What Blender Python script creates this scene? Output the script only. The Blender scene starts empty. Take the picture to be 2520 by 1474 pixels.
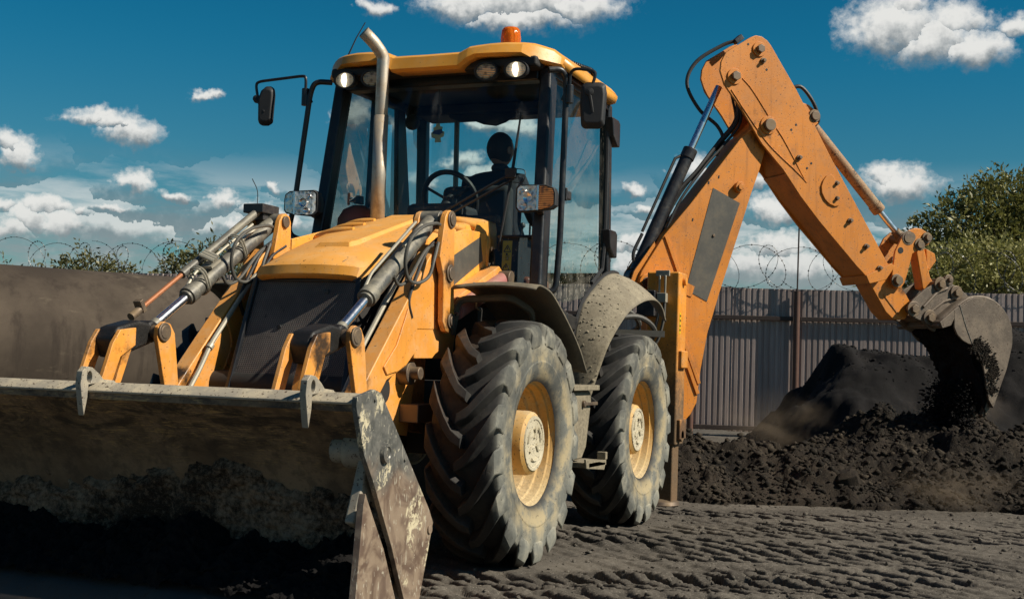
import bpy, bmesh, math, random
import numpy as np
from mathutils import Vector, Matrix
R = math.radians
random.seed(7)
rng = np.random.default_rng(7)
scene = bpy.context.scene
col = scene.collection

# ------------------------------------------------------------------ camera
cam_d = bpy.data.cameras.new('camera')
cam = bpy.data.objects.new('camera', cam_d)
col.objects.link(cam)
CAM = Vector((8.942, 3.675, 1.135))
def camera_matrix(th, pitch, roll):
    f = Vector((-math.cos(th)*math.cos(pitch), -math.sin(th)*math.cos(pitch), math.sin(pitch)))
    r = Vector((-math.sin(th), math.cos(th), 0))
    u = r.cross(f)
    c, s = math.cos(roll), math.sin(roll)
    r2 = r*c + u*s
    u2 = u*c - r*s
    return Matrix((r2, u2, -f)).transposed()
cam.matrix_world = Matrix.Translation(CAM) @ camera_matrix(R(22.167), R(2.963), R(1.861)).to_4x4()
cam_d.sensor_width = 36.0
cam_d.lens = 3090.75/2520*36
cam_d.clip_end = 5000
cam_d.clip_start = 0.05
scene.camera = cam

# ------------------------------------------------------------------ render settings, sky, sun
scene.render.engine = 'CYCLES'
scene.cycles.use_denoising = True
scene.cycles.max_bounces = 8
scene.cycles.transparent_max_bounces = 16
scene.cycles.diffuse_bounces = 3
scene.cycles.glossy_bounces = 3
scene.view_settings.view_transform = 'Standard'
scene.view_settings.look = 'None'
scene.view_settings.gamma = 1
scene.view_settings.exposure = 0.32
scene.view_settings.use_curve_mapping = False
SUN = Vector((-0.07, 1.10, 0.96)).normalized()
SUN_EL = math.asin(SUN.z)
SUN_ROT = math.atan2(SUN.x, SUN.y)
sun_d = bpy.data.lights.new('sun', 'SUN')
sun_d.energy = 5.0
sun_d.angle = R(0.5)
sun_d.color = (1.0, 0.92, 0.78)
sun = bpy.data.objects.new('sun', sun_d)
sun.rotation_euler = SUN.to_track_quat('Z', 'Y').to_euler()
sun.location = (0, 0, 30)
col.objects.link(sun)

class NT:
    """small helper to write node trees"""
    def __init__(s, tree):
        s.t = tree; s.n = tree.nodes; s.l = tree.links
    def add(s, typ, inp=None, **kw):
        nd = s.n.new(typ)
        for k, v in kw.items(): setattr(nd, k, v)
        if inp:
            for k, v in inp.items(): s.set(nd, k, v)
        return nd
    def set(s, nd, k, v):
        sock = nd.inputs[k]
        if isinstance(v, bpy.types.NodeSocket): s.l.new(v, sock)
        else:
            if isinstance(v, (tuple, list)) and len(v) == 3 and sock.type == 'RGBA': v = (*v, 1)
            sock.default_value = v
    def math(s, op, a, b=0.0, clamp=False, c=None):
        nd = s.add('ShaderNodeMath', operation=op, use_clamp=clamp)
        s.set(nd, 0, a); s.set(nd, 1, b)
        if c is not None: s.set(nd, 2, c)
        return nd.outputs[0]
    def vmath(s, op, a, b=(0, 0, 0)):
        nd = s.add('ShaderNodeVectorMath', operation=op)
        s.set(nd, 0, a)
        if op == 'SCALE': s.set(nd, 'Scale', b)
        elif op != 'LENGTH': s.set(nd, 1, b)
        return nd.outputs['Value'] if op in ('LENGTH', 'DISTANCE', 'DOT_PRODUCT') else nd.outputs['Vector']
    def noise(s, vec, scale, detail=4, rough=0.55, dist=0.0, out='Fac'):
        nd = s.add('ShaderNodeTexNoise', {'Vector': vec, 'Scale': scale, 'Detail': detail, 'Roughness': rough, 'Distortion': dist})
        return nd.outputs[out]
    def ramp(s, fac, lo, hi, a=0.0, b=1.0, smooth=True):
        nd = s.add('ShaderNodeMapRange', {'Value': fac, 'From Min': lo, 'From Max': hi, 'To Min': a, 'To Max': b})
        nd.interpolation_type = 'SMOOTHSTEP' if smooth else 'LINEAR'
        nd.clamp = True
        return nd.outputs['Result']
    def mix(s, fac, a, b, mode='MIX'):
        nd = s.add('ShaderNodeMix', data_type='RGBA', blend_type=mode)
        s.set(nd, 'Factor', fac)
        for i, v in ((6, a), (7, b)):
            sock = nd.inputs[i]
            if isinstance(v, bpy.types.NodeSocket): s.l.new(v, sock)
            else: sock.default_value = (*v[:3], 1)
        return nd.outputs[2]

world = bpy.data.worlds.new('World')
scene.world = world
world.use_nodes = True
# cumulus clouds of that day: (azimuth, elevation, half width, half height) in degrees, azimuth measured from -X towards +Y
CLOUDS = [(-22.06,16.47,4.27,1.3),(-24.68,16.12,2.41,.7),(-19.41,16.1,2.04,.67),(-22.21,15.59,2.78,.59),(-28.86,15.76,.6,.35),
(-5.42,15.21,2.04,1.39),(-3.71,14.54,2.23,1.15),(-2.03,14.03,1.58,.83),(-2.88,15.08,1.48,.83),(-.57,14.78,.93,.48),(-4.75,16.02,1.11,.74),
(-5.05,8.36,1.63,.78),(-5.66,8.63,.93,.56),(-40.64,10.06,1.39,.37),(-39.43,9.55,1.21,.74),(-40.04,9.94,.93,.48),(-36.3,11.38,.74,.24),
(-44.1,8.28,1.02,.78),(-44.68,8.73,.93,.56),(-39.15,7.29,.85,.63),(-37.37,6.93,.59,.3),(-35.21,6.75,.83,.56),(-33.1,7.59,.52,.33),
(-42.61,6.07,1.11,.59),(-42.0,5.42,1.39,.74),(-43.39,5.5,1.11,.74),(-44.38,5.94,.74,.37),(-44.18,5.01,1.11,.56),(-40.04,6.26,.83,.22),
(-41.28,5.99,.56,.37),(-34.9,5.77,.65,.37),(-32.77,6.16,.83,.46),(-33.68,6.47,1.11,.48),(-16.84,7.98,.74,.32),(-16.17,7.14,.65,.28),
(-10.45,7.3,1.02,.74),(-11.28,8.47,.56,.46),(-10.33,5.77,1.67,.78),(-9.42,4.87,2.04,.83),(-11.38,4.84,1.48,.74),(-8.03,5.79,1.11,.56),
(-16.69,5.65,1.3,.65),(-16.66,4.73,1.48,.74),(-14.2,8.99,.74,.6),(-22.42,10.73,1.39,.52),(-23.73,10.78,.93,.37),(-24.61,9.1,.93,.46),
(-26.62,8.1,.93,.46),(-27.08,10.46,.83,.56),(-29.68,10.87,.83,.74),(-23.47,8.41,1.11,.52),(-3.57,5.11,1.48,.56),(-6.64,5.8,.74,.37)]
def build_world():
    t = NT(world.node_tree); t.n.clear()
    sky = t.add('ShaderNodeTexSky', sky_type='NISHITA')
    sky.sun_disc = False
    sky.sun_elevation = SUN_EL
    sky.sun_rotation = SUN_ROT
    sky.air_density = 1.0; sky.dust_density = 0.6; sky.ozone_density = 2.5; sky.altitude = 200
    tc = t.add('ShaderNodeTexCoord')
    d = t.vmath('NORMALIZE', tc.outputs['Generated'])
    sp = t.add('ShaderNodeSeparateXYZ', {0: d})
    az = t.math('MULTIPLY', t.math('ARCTAN2', sp.outputs[1], t.math('MULTIPLY', sp.outputs[0], -1.0)), 57.2958)
    el = t.math('MULTIPLY', t.math('ARCSINE', sp.outputs[2]), 57.2958)
    q = t.add('ShaderNodeCombineXYZ', {0: az, 1: el, 2: 0.0}).outputs[0]
    # ragged outlines
    w1 = t.noise(q, 0.55, 3, 0.6, out='Color')
    w2 = t.noise(q, 2.2, 5, 0.65, out='Color')
    off = t.vmath('ADD', t.vmath('SCALE', t.vmath('SUBTRACT', w1, (.5, .5, .5)), 2.3), t.vmath('SCALE', t.vmath('SUBTRACT', w2, (.5, .5, .5)), 0.95))
    qd = t.vmath('ADD', q, t.vmath('MULTIPLY', off, (1.0, 0.55, 0.0)))
    best = None; vert = None
    # elsewhere round the sky: scattered cumulus of the same kind
    other = t.math('MULTIPLY', t.ramp(t.math('ABSOLUTE', t.math('ADD', az, 22.0)), 25.0, 30.0), t.ramp(el, 2.0, 5.0))
    oc = t.math('MULTIPLY', t.ramp(t.noise(t.vmath('MULTIPLY', q, (.5, 1.0, 0)), .16, 6, .6), .60, .70), other)
    for (a, e, rx, ry) in CLOUDS:
        v = t.vmath('MULTIPLY', t.vmath('SUBTRACT', qd, (a, e, 0)), (1/(rx*1.10), 1/(ry*1.12), 0))
        m = t.math('SUBTRACT', 1.0, t.vmath('LENGTH', v))
        vy = t.add('ShaderNodeSeparateXYZ', {0: v}).outputs[1]
        if best is None: best, vert = m, vy
        else:
            gt = t.math('GREATER_THAN', m, best)
            mx = t.add('ShaderNodeMix', data_type='FLOAT')
            t.set(mx, 0, gt); t.set(mx, 2, vert); t.set(mx, 3, vy)
            vert = mx.outputs[0]
            best = t.math('MAXIMUM', m, best)
    fine = t.noise(q, 3.0, 8, 0.62)
    soft = t.noise(q, 1.1, 5, 0.6)
    dens = t.math('ADD', best, t.math('MULTIPLY', t.math('SUBTRACT', fine, 0.5), 0.7))
    wisp = t.noise(t.vmath('MULTIPLY', qd, (.7, 1.1, 0)), 4.5, 9, .7)
    dens = t.math('ADD', dens, t.math('MULTIPLY', t.math('SUBTRACT', wisp, .5), 0.45))
    dens = t.ramp(dens, -0.22, 0.66)
    # broken layer low over the horizon
    qs = t.vmath('MULTIPLY', q, (0.22, 1.0, 0.0))
    lowf = t.noise(qs, 0.75, 7, 0.6)
    band = t.math('MULTIPLY', t.ramp(el, -1.0, 2.5), t.ramp(el, 4.8, 9.5, 1.0, 0.0))
    low = t.math('MULTIPLY', t.ramp(lowf, 0.33, 0.58), band)
    low = t.math('MULTIPLY', low, 0.85)
    allc = t.math('MAXIMUM', t.math('MAXIMUM', dens, oc), low)
    shade = t.math('ADD', t.math('MULTIPLY', t.ramp(vert, -0.9, 0.5), 0.55), t.math('MULTIPLY', soft, 0.75))
    ccol = t.mix(t.ramp(shade, 0.35, 0.85), (2.0, 2.35, 2.55), (8.6, 8.5, 8.1))
    ccol = t.mix(t.ramp(el, 7.0, 3.0), ccol, t.mix(0.45, ccol, (4.6, 4.8, 4.8)))
    # the deep teal of the photograph's sky, deepest overhead
    tn = t.mix(t.ramp(el, 1.0, 16.0), (0.33, 0.57, 0.53), (0.045, 0.53, 0.63))
    tn = t.mix(t.ramp(el, 12.0, 34.0), tn, (0.012, 0.22, 0.38))
    tint = t.mix(1.0, sky.outputs[0], tn, 'MULTIPLY')
    skyc = t.mix(t.math('MULTIPLY', allc, 0.93), tint, ccol)
    bg = t.add('ShaderNodeBackground', {'Color': skyc, 'Strength': 0.078})
    out = t.add('ShaderNodeOutputWorld')
    t.l.new(bg.outputs[0], out.inputs[0])
build_world()
world.cycles.sampling_method = 'MANUAL'
world.cycles.sample_map_resolution = 512

# ------------------------------------------------------------------ mesh helpers
def V(*a): return Vector(a)
class MB:
    def __init__(s): s.v = []; s.f = []
    def add(s, vs, fs):
        o = len(s.v)
        s.v += [tuple(p) for p in vs]
        s.f += [tuple(i+o for i in f) for f in fs]
        return s
    def box(s, p0, p1):
        (a, b, c), (d, e, f) = p0, p1
        vs = [(a,b,c),(d,b,c),(d,e,c),(a,e,c),(a,b,f),(d,b,f),(d,e,f),(a,e,f)]
        if (d-a)*(e-b)*(f-c) < 0: fl = lambda q: q[::-1]
        else: fl = lambda q: q
        return s.add(vs, [fl(q) for q in ((3,2,1,0),(4,5,6,7),(0,1,5,4),(1,2,6,5),(2,3,7,6),(3,0,4,7))])
    def beam(s, a, b, w, h, up=(0, 0, 1)):
        """rectangular bar from a to b: w across, h along up"""
        a, b = Vector(a), Vector(b); d = (b-a).normalized()
        x = d.cross(Vector(up))
        if x.length < 1e-4: x = d.cross(Vector((1, 0, 0)))
        x.normalize(); y = x.cross(d)
        x *= w/2; y *= h/2
        vs = [a-x-y, a+x-y, a+x+y, a-x+y, b-x-y, b+x-y, b+x+y, b-x+y]
        return s.add(vs, [(0,1,2,3)[::-1],(4,5,6,7),(0,1,5,4),(1,2,6,5),(2,3,7,6),(3,0,4,7)])
    def prism(s, poly, P, d0, d1):
        """poly of (a,b); P(a,b,d) -> point; extruded from d0 to d1"""
        n = len(poly)
        vs = [P(a, b, d0) for a, b in poly] + [P(a, b, d1) for a, b in poly]
        fs = [tuple(range(n))[::-1], tuple(range(n, 2*n))] + [(i, (i+1) % n, n+(i+1) % n, n+i) for i in range(n)]
        return s.add(vs, fs)
    def xz(s, poly, y0, y1): return s.prism(poly, lambda a, b, d: (a, d, b), y0, y1)
    def cyl(s, a, b, r0, r1=None, n=20, cap=True):
        a, b = Vector(a), Vector(b); r1 = r0 if r1 is None else r1
        d = (b-a).normalized()
        x = d.orthogonal().normalized(); y = d.cross(x)
        vs = []
        for c, r in ((a, r0), (b, r1)):
            vs += [c + (x*math.cos(2*math.pi*i/n) + y*math.sin(2*math.pi*i/n))*r for i in range(n)]
        fs = [(i, (i+1) % n, n+(i+1) % n, n+i) for i in range(n)]
        if cap: fs += [tuple(range(n))[::-1], tuple(range(n, 2*n))]
        return s.add(vs, fs)
    def lathe(s, prof, o, d, n=48, x=None, a0=0, closed=False):
        """prof of (r,h) about the axis o,d"""
        o, d = Vector(o), Vector(d).normalized()
        x = (Vector(x) if x else d.orthogonal()).normalized(); y = d.cross(x)
        m = len(prof); vs = []
        for i in range(n):
            c, q = math.cos(2*math.pi*i/n+a0), math.sin(2*math.pi*i/n+a0)
            vs += [o + (x*c+y*q)*r + d*h for r, h in prof]
        fs = []
        for i in range(n):
            j = (i+1) % n
            for k in range(m if closed else m-1):
                l = (k+1) % m
                fs.append((i*m+k, j*m+k, j*m+l, i*m+l))
        return s.add(vs, fs)
    def tube(s, pts, r, n=8, cap=True):
        pts = [Vector(p) for p in pts]; m = len(pts)
        rs = r if isinstance(r, (list, tuple)) else [r]*m
        t = [(pts[min(i+1, m-1)]-pts[max(i-1, 0)]).normalized() for i in range(m)]
        x = t[0].orthogonal().normalized(); vs = []
        for i in range(m):
            x = (x - t[i]*x.dot(t[i]))
            if x.length < 1e-6: x = t[i].orthogonal()
            x.normalize(); y = t[i].cross(x)
            vs += [pts[i] + (x*math.cos(2*math.pi*k/n)+y*math.sin(2*math.pi*k/n))*rs[i] for k in range(n)]
        fs = [(i*n+k, i*n+(k+1) % n, (i+1)*n+(k+1) % n, (i+1)*n+k) for i in range(m-1) for k in range(n)]
        if cap: fs += [tuple(range(n))[::-1], tuple(range((m-1)*n, m*n))]
        return s.add(vs, fs)
    def grid(s, rows):
        """rows: list of lists of points"""
        nu, nv = len(rows), len(rows[0])
        vs = [p for r_ in rows for p in r_]
        fs = [(i*nv+j, i*nv+j+1, (i+1)*nv+j+1, (i+1)*nv+j) for i in range(nu-1) for j in range(nv-1)]
        return s.add(vs, fs)
    def mirror(s):
        m = MB(); m.v = [(x, -y, z) for x, y, z in s.v]; m.f = [f[::-1] for f in s.f]; return m
def spline(pts, k=8):
    p = [Vector(q) for q in pts]; p = [p[0]*2-p[1]] + p + [p[-1]*2-p[-2]]; out = []
    for i in range(1, len(p)-2):
        a, b, c, d = p[i-1:i+3]
        for j in range(k):
            t = j/k
            out.append(0.5*((2*b)+(c-a)*t+(2*a-5*b+4*c-d)*t*t+(3*b-a-3*c+d)*t**3))
    out.append(p[-2]); return out
def bend(pts, r=0.06, k=5):
    """polyline with rounded corners"""
    p = [Vector(q) for q in pts]; out = [p[0]]
    for i in range(1, len(p)-1):
        a = (p[i-1]-p[i]); b = (p[i+1]-p[i])
        ra = min(r, a.length*0.45); rb = min(r, b.length*0.45)
        A = p[i]+a.normalized()*ra; Bq = p[i]+b.normalized()*rb
        for j in range(k+1):
            t = j/k
            out.append(A*(1-t)**2 + p[i]*2*t*(1-t) + Bq*t*t)
    out.append(p[-1]); return out
def link(me, name, mat, parent=None, bevel=0, smooth=40, seg=2, solid=0, subsurf=0):
    o = bpy.data.objects.new(name, me)
    if mat: me.materials.append(mat)
    col.objects.link(o)
    if parent: o.parent = parent
    if smooth:
        me.polygons.foreach_set('use_smooth', [True]*len(me.polygons))
        me.set_sharp_from_angle(angle=R(smooth))
    if solid:
        m = o.modifiers.new('solid', 'SOLIDIFY'); m.thickness = solid; m.offset = 0
    if bevel:
        m = o.modifiers.new('bevel', 'BEVEL'); m.width = bevel; m.segments = seg; m.limit_method = 'ANGLE'; m.angle_limit = R(35)
        m.harden_normals = True
    if subsurf:
        m = o.modifiers.new('sub', 'SUBSURF'); m.levels = subsurf; m.render_levels = subsurf
    return o
def build(m, name, mat, parent=None, **kw):
    me = bpy.data.meshes.new(name)
    me.from_pydata(m.v, [], m.f); 
    bm = bmesh.new(); bm.from_mesh(me); bmesh.ops.recalc_face_normals(bm, faces=bm.faces); bm.to_mesh(me); bm.free()
    return link(me, name, mat, parent, **kw)
def np_mesh(name, verts, faces, mat, parent=None, smooth=True):
    """quick mesh from arrays (all faces the same size)"""
    me = bpy.data.meshes.new(name)
    nv, (nf, k) = len(verts), faces.shape
    me.vertices.add(nv); me.vertices.foreach_set('co', np.ascontiguousarray(verts, dtype=np.float32).ravel())
    me.loops.add(nf*k); me.loops.foreach_set('vertex_index', np.ascontiguousarray(faces, dtype=np.int32).ravel())
    me.polygons.add(nf)
    me.polygons.foreach_set('loop_start', np.arange(0, nf*k, k, dtype=np.int32))
    me.update(calc_edges=True); me.validate()
    if smooth: me.polygons.foreach_set('use_smooth', [True]*nf)
    o = bpy.data.objects.new(name, me)
    if mat: me.materials.append(mat)
    col.objects.link(o)
    if parent: o.parent = parent
    return o
def empty(name, loc=(0, 0, 0), label=None, cat=None, group=None):
    o = bpy.data.objects.new(name, None); o.location = loc; col.objects.link(o)
    o.empty_display_size = 0.1
    tag(o, label, cat, group); return o
def tag(o, label=None, cat=None, group=None, kind=None):
    for k, v in (('label', label), ('category', cat), ('group', group), ('kind', kind)):
        if v: o[k] = v
    return o
def grid_faces(nu, nv):
    i, j = np.meshgrid(np.arange(nu-1), np.arange(nv-1), indexing='ij')
    a = (i*nv+j).ravel()
    return np.stack([a, a+1, a+nv+1, a+nv], 1)
# value noise for height fields
_perm = rng.permutation(4096); _val = rng.random(4096)*2-1
def vnoise(x, y, s=0):
    xi = np.floor(x).astype(int); yi = np.floor(y).astype(int)
    fx = x-xi; fy = y-yi
    fx = fx*fx*fx*(fx*(fx*6-15)+10); fy = fy*fy*fy*(fy*(fy*6-15)+10)
    h = lambda a, b: _val[_perm[(_perm[(a+s*131) & 4095] + b) & 4095]]
    return (h(xi, yi)*(1-fx)+h(xi+1, yi)*fx)*(1-fy) + (h(xi, yi+1)*(1-fx)+h(xi+1, yi+1)*fx)*fy
def fbm(x, y, o=4, s=0, g=0.5):
    r = 0; a = 1
    for i in range(o):
        r = r+a*vnoise(x, y, s+i*17); x = x*2.03+3.1; y = y*2.03+1.7; a *= g
    return r
def sstep(x, a, b):
    t = np.clip((x-a)/(b-a), 0, 1); return t*t*(3-2*t)

# ------------------------------------------------------------------ materials
def new_mat(name):
    m = bpy.data.materials.new(name); m.use_nodes = True
    t = NT(m.node_tree); t.n.clear()
    out = t.add('ShaderNodeOutputMaterial')
    b = t.add('ShaderNodeBsdfPrincipled')
    t.l.new(b.outputs[0], out.inputs[0])
    return m, t, b, out
def bump(t, b, h, dist, strength=1.0):
    nd = t.add('ShaderNodeBump', {'Height': h, 'Distance': dist, 'Strength': strength})
    t.l.new(nd.outputs[0], b.inputs['Normal'])
def paint(name, base, dust=(.42,.31,.17), amt=.35, rough=.42, mud=None, grease=(), chip=.68, metal=0.0, streak=0.25, coat=0.0, obj=False, spots=.0, grime=.5, wear=0):
    """worn painted or bare metal: colour drift, dust, specks of rust, grease round pins, dried mud thrown up from below"""
    m, t, b, out = new_mat(name)
    geo = t.add('ShaderNodeNewGeometry')
    pos = t.add('ShaderNodeTexCoord').outputs['Object'] if obj else geo.outputs['Position']
    big = t.noise(pos, 1.7, 3, .6); mid = t.noise(pos, 7, 6, .65); fine = t.noise(pos, 45, 4, .7)
    c = t.mix(t.ramp(big, .3, .7), tuple(v*.88 for v in base), tuple(min(1, v*1.08) for v in base))
    # rain streaks: noise stretched vertically
    st = t.noise(t.vmath('MULTIPLY', pos, (1, 1, .07)), 22, 4, .6)
    c = t.mix(t.math('MULTIPLY', t.ramp(st, .52, .72), streak), c, tuple(v*.55 for v in base))
    gr = t.math('MULTIPLY', t.ramp(t.noise(pos, 2.6, 7, .7, .4), .50, .68), t.ramp(mid, .38, .60))
    c = t.mix(t.math('MULTIPLY', gr, grime), c, tuple(v*.32+.012 for v in base))
    nz = t.add('ShaderNodeSeparateXYZ', {0: geo.outputs['Normal']}).outputs[2]
    dm = t.math('ADD', t.math('MULTIPLY', t.ramp(nz, .2, .95), .45), t.ramp(t.math('ADD', t.math('MULTIPLY', mid, .7), t.math('MULTIPLY', fine, .3)), .42, .66))
    dm = t.math('MULTIPLY', dm, amt, True)
    c = t.mix(dm, c, dust)
    sp = t.noise(pos, 75, 2, .5); sp2 = t.noise(pos, 23, 5, .7, .6)
    cm = t.ramp(t.math('MAXIMUM', sp, t.math('MULTIPLY', sp2, 1.02)), chip, chip+.035)
    c = t.mix(t.math('MULTIPLY', cm, .85), c, (.06,.032,.018))
    if wear:
        bv = t.add('ShaderNodeBevel', {'Radius': .011}, samples=4)
        ed = t.math('SUBTRACT', 1.0, t.vmath('DOT_PRODUCT', bv.outputs[0], geo.outputs['Normal']))
        em = t.math('MULTIPLY', t.ramp(ed, .03, .16), t.ramp(t.noise(pos, 20, 6, .75), .46, .58))
        c = t.mix(t.math('MULTIPLY', em, wear), c, (.055,.030,.017))
    rg = t.math('ADD', rough, t.math('MULTIPLY', dm, .45), True)
    hgt = t.math('ADD', t.math('MULTIPLY', fine, .4), t.math('MULTIPLY', t.math('SUBTRACT', 1.0, cm), .8))
    if mud:
        z0, z1, mcol = mud
        z = t.add('ShaderNodeSeparateXYZ', {0: geo.outputs['Position']}).outputs[2]
        mm = t.ramp(t.math('ADD', z, t.math('ADD', t.math('MULTIPLY', t.math('SUBTRACT', mid, .5), (z1-z0)*1.6), t.math('MULTIPLY', t.math('SUBTRACT', fine, .5), (z1-z0)*.7))), z0, z1, 1.0, 0.0)
        c = t.mix(t.math('MULTIPLY', mm, .92), c, t.mix(t.ramp(fine, .35, .65), tuple(v*.6 for v in mcol), mcol))
        rg = t.math('ADD', rg, t.math('MULTIPLY', mm, .5), True)
        hgt = t.math('ADD', hgt, t.math('MULTIPLY', t.math('MULTIPLY', mm, t.noise(pos, 38, 6, .75)), 2.2))
    if grease:
        gm = None
        for p, r in grease:
            dd = t.math('SUBTRACT', t.vmath('DISTANCE', geo.outputs['Position'], p), t.math('MULTIPLY', t.math('SUBTRACT', t.noise(pos, 9, 5, .7), .5), r*2.2))
            g = t.ramp(dd, r*.35, r*1.15, 1.0, 0.0)
            gm = g if gm is None else t.math('MAXIMUM', gm, g)
        c = t.mix(t.math('MULTIPLY', gm, .95), c, (.012,.011,.010))
        hgt = t.math('ADD', hgt, t.math('MULTIPLY', t.math('MULTIPLY', gm, mid), 1.5))
        if metal == 0: rg = t.math('SUBTRACT', rg, t.math('MULTIPLY', gm, .08), True)
    t.set(b, 'Base Color', c); t.set(b, 'Roughness', rg); t.set(b, 'Metallic', metal)
    if coat: t.set(b, 'Coat Weight', coat); t.set(b, 'Coat Roughness', .15)
    bump(t, b, hgt, .0022, .55)
    return m
def plain(name, colr, rough=.5, metal=0.0, var=.25, scale=12, bmp=.001, emit=None):
    m, t, b, out = new_mat(name)
    pos = t.add('ShaderNodeTexCoord').outputs['Object']
    n = t.noise(pos, scale, 5, .65)
    t.set(b, 'Base Color', t.mix(n, tuple(v*(1-var) for v in colr), tuple(min(1, v*(1+var)) for v in colr)))
    t.set(b, 'Roughness', t.math('ADD', rough-.1, t.math('MULTIPLY', n, .2), True)); t.set(b, 'Metallic', metal)
    if bmp: bump(t, b, t.noise(pos, scale*6, 4, .7), bmp, .6)
    if emit: t.set(b, 'Emission Color', emit[0]); t.set(b, 'Emission Strength', emit[1])
    return m
PINS = [((2.48,s*.655,1.64),.095) for s in (1,-1)] + [((2.46,s*.655,1.36),.085) for s in (1,-1)] + [((3.60,s*.60,1.24),.12) for s in (1,-1)] + [((3.84,s*.60,1.17),.12) for s in (1,-1)] + [((3.33,s*.55,1.02),.09) for s in (1,-1)]
M = {}
M['yellow'] = paint('yellow_paint', wear=.8, base=(.75,.305,.05), dust=(.60,.38,.19), amt=.46, rough=.38, grease=PINS, spots=.1)
M['hood'] = paint('hood_paint', wear=.6, base=(.78,.335,.045), dust=(.64,.42,.20), amt=.38, rough=.45, chip=.685, streak=.15)
M['roof'] = paint('roof_paint', (.77,.335,.042), dust=(.6,.42,.2), amt=.25, rough=.34, chip=.73, streak=.1)
M['orange'] = paint('orange_paint', wear=.9, base=(.63,.212,.016), dust=(.40,.19,.065), amt=.26, rough=.45, streak=.5, chip=.655, grease=[((-2.38,1.42,3.30),.16),((-2.30,1.36,3.42),.14),((-3.40,2.62,2.0),.09),((-3.5,2.75,1.72),.10)])
M['orange_low'] = paint('orange_paint_muddy', (.68,.25,.022), amt=.4, mud=(.45,1.25,(.055,.045,.034)), chip=.66)
M['jack'] = paint('jack_paint', wear=.8, base=(.70,.26,.022), amt=.32, mud=(.7,1.5,(.10,.078,.05)), chip=.66)
M['grease_orange'] = paint('greasy_orange', (.58,.22,.03), dust=(.13,.10,.07), amt=.65, rough=.5, chip=.62)
M['steel_grey'] = paint('ram_barrel_grey', (.135,.13,.118), dust=(.33,.30,.225), amt=.60, rough=.38, metal=.4, chip=.70)
M['black_ram'] = paint('black_ram_paint', (.022,.022,.026), dust=(.13,.11,.085), amt=.35, rough=.35, chip=.72)
M['rust_ram'] = paint('rusty_ram_paint', (.30,.16,.07), dust=(.40,.33,.22), amt=.7, rough=.6, chip=.60)
M['grease'] = plain('black_grease', (.010,.009,.008), .5, 0, .4, 14, .006)
M['chrome'] = plain('chrome_rod', (.80,.81,.83), .27, 1.0, .05, 30, 0)
M['copper'] = plain('rusty_indicator_rod', (.36,.14,.06), .55, .3, .3, 40)
M['pin'] = paint('pin_steel', (.16,.12,.09), dust=(.25,.18,.10), amt=.6, rough=.5, metal=.6, chip=.7)
M['bucket'] = paint('bucket_steel', (.30,.27,.22), dust=(.54,.46,.32), amt=.65, rough=.5, metal=.2, chip=.64)
M['digger'] = paint('digger_bucket_steel', (.13,.10,.075), dust=(.25,.20,.145), amt=.6, rough=.48, metal=.25, chip=.63)
M['jaw'] = paint('jaw_floor_steel', (.045,.038,.036), dust=(.075,.06,.052), amt=.6, rough=.6, chip=.62)
M['rubber'] = plain('black_rubber', (.018,.018,.019), .6, 0, .3, 20, .0006)
M['hose'] = plain('hydraulic_hose', (.020,.019,.018), .55, 0, .5, 30, .0008)
M['hose_dusty'] = plain('dusty_hose', (.075,.071,.060), .6, 0, .35, 30, .0008)
M['black'] = paint('black_cab_paint', (.012,.013,.016), dust=(.10,.09,.075), amt=.22, rough=.33, chip=.76)
M['dark'] = plain('dark_machinery', (.02,.018,.016), .7, 0, .5, 8, .002)
M['interior'] = plain('cab_trim', (.022,.024,.028), .65, 0, .3, 20, .0006)
M['seat'] = plain('seat_fabric', (.03,.031,.035), .85, 0, .3, 60, .001)
M['muddy'] = paint('muddy_fender', (.17,.145,.105), dust=(.30,.26,.185), amt=.75, rough=.72, chip=.66, mud=(.9,1.7,(.26,.22,.15)))
M['fender_in'] = paint('front_fender_plastic', (.10,.085,.06), dust=(.20,.165,.11), amt=.6, rough=.7, chip=.68)
M['exhaust'] = paint('stainless_exhaust', (.55,.50,.42), dust=(.40,.30,.19), amt=.7, rough=.45, metal=.7, chip=.9, streak=.3)
M['grey_decal'] = paint('grey_decal', (.070,.066,.056), dust=(.15,.125,.085), amt=.45, rough=.5, chip=.74)
M['pink_ram'] = paint('faded_red_ram', (.36,.13,.12), dust=(.40,.28,.20), amt=.4, rough=.5, chip=.70)
M['rim'] = paint('dusty_rim', (.52,.28,.06), dust=(.46,.35,.18), amt=.75, rough=.6, chip=.67, mud=(.25,.70,(.54,.44,.27)))
M['hub'] = paint('hub_cream', (.60,.34,.09), dust=(.48,.39,.24), amt=.7, rough=.6, chip=.66)
M['cap'] = paint('hub_cap_cream', (.52,.46,.33), dust=(.36,.31,.20), amt=.7, rough=.7, chip=.61)
M['indicator_line'] = plain('indicator_line', (.3,.26,.18), .7)
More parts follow.
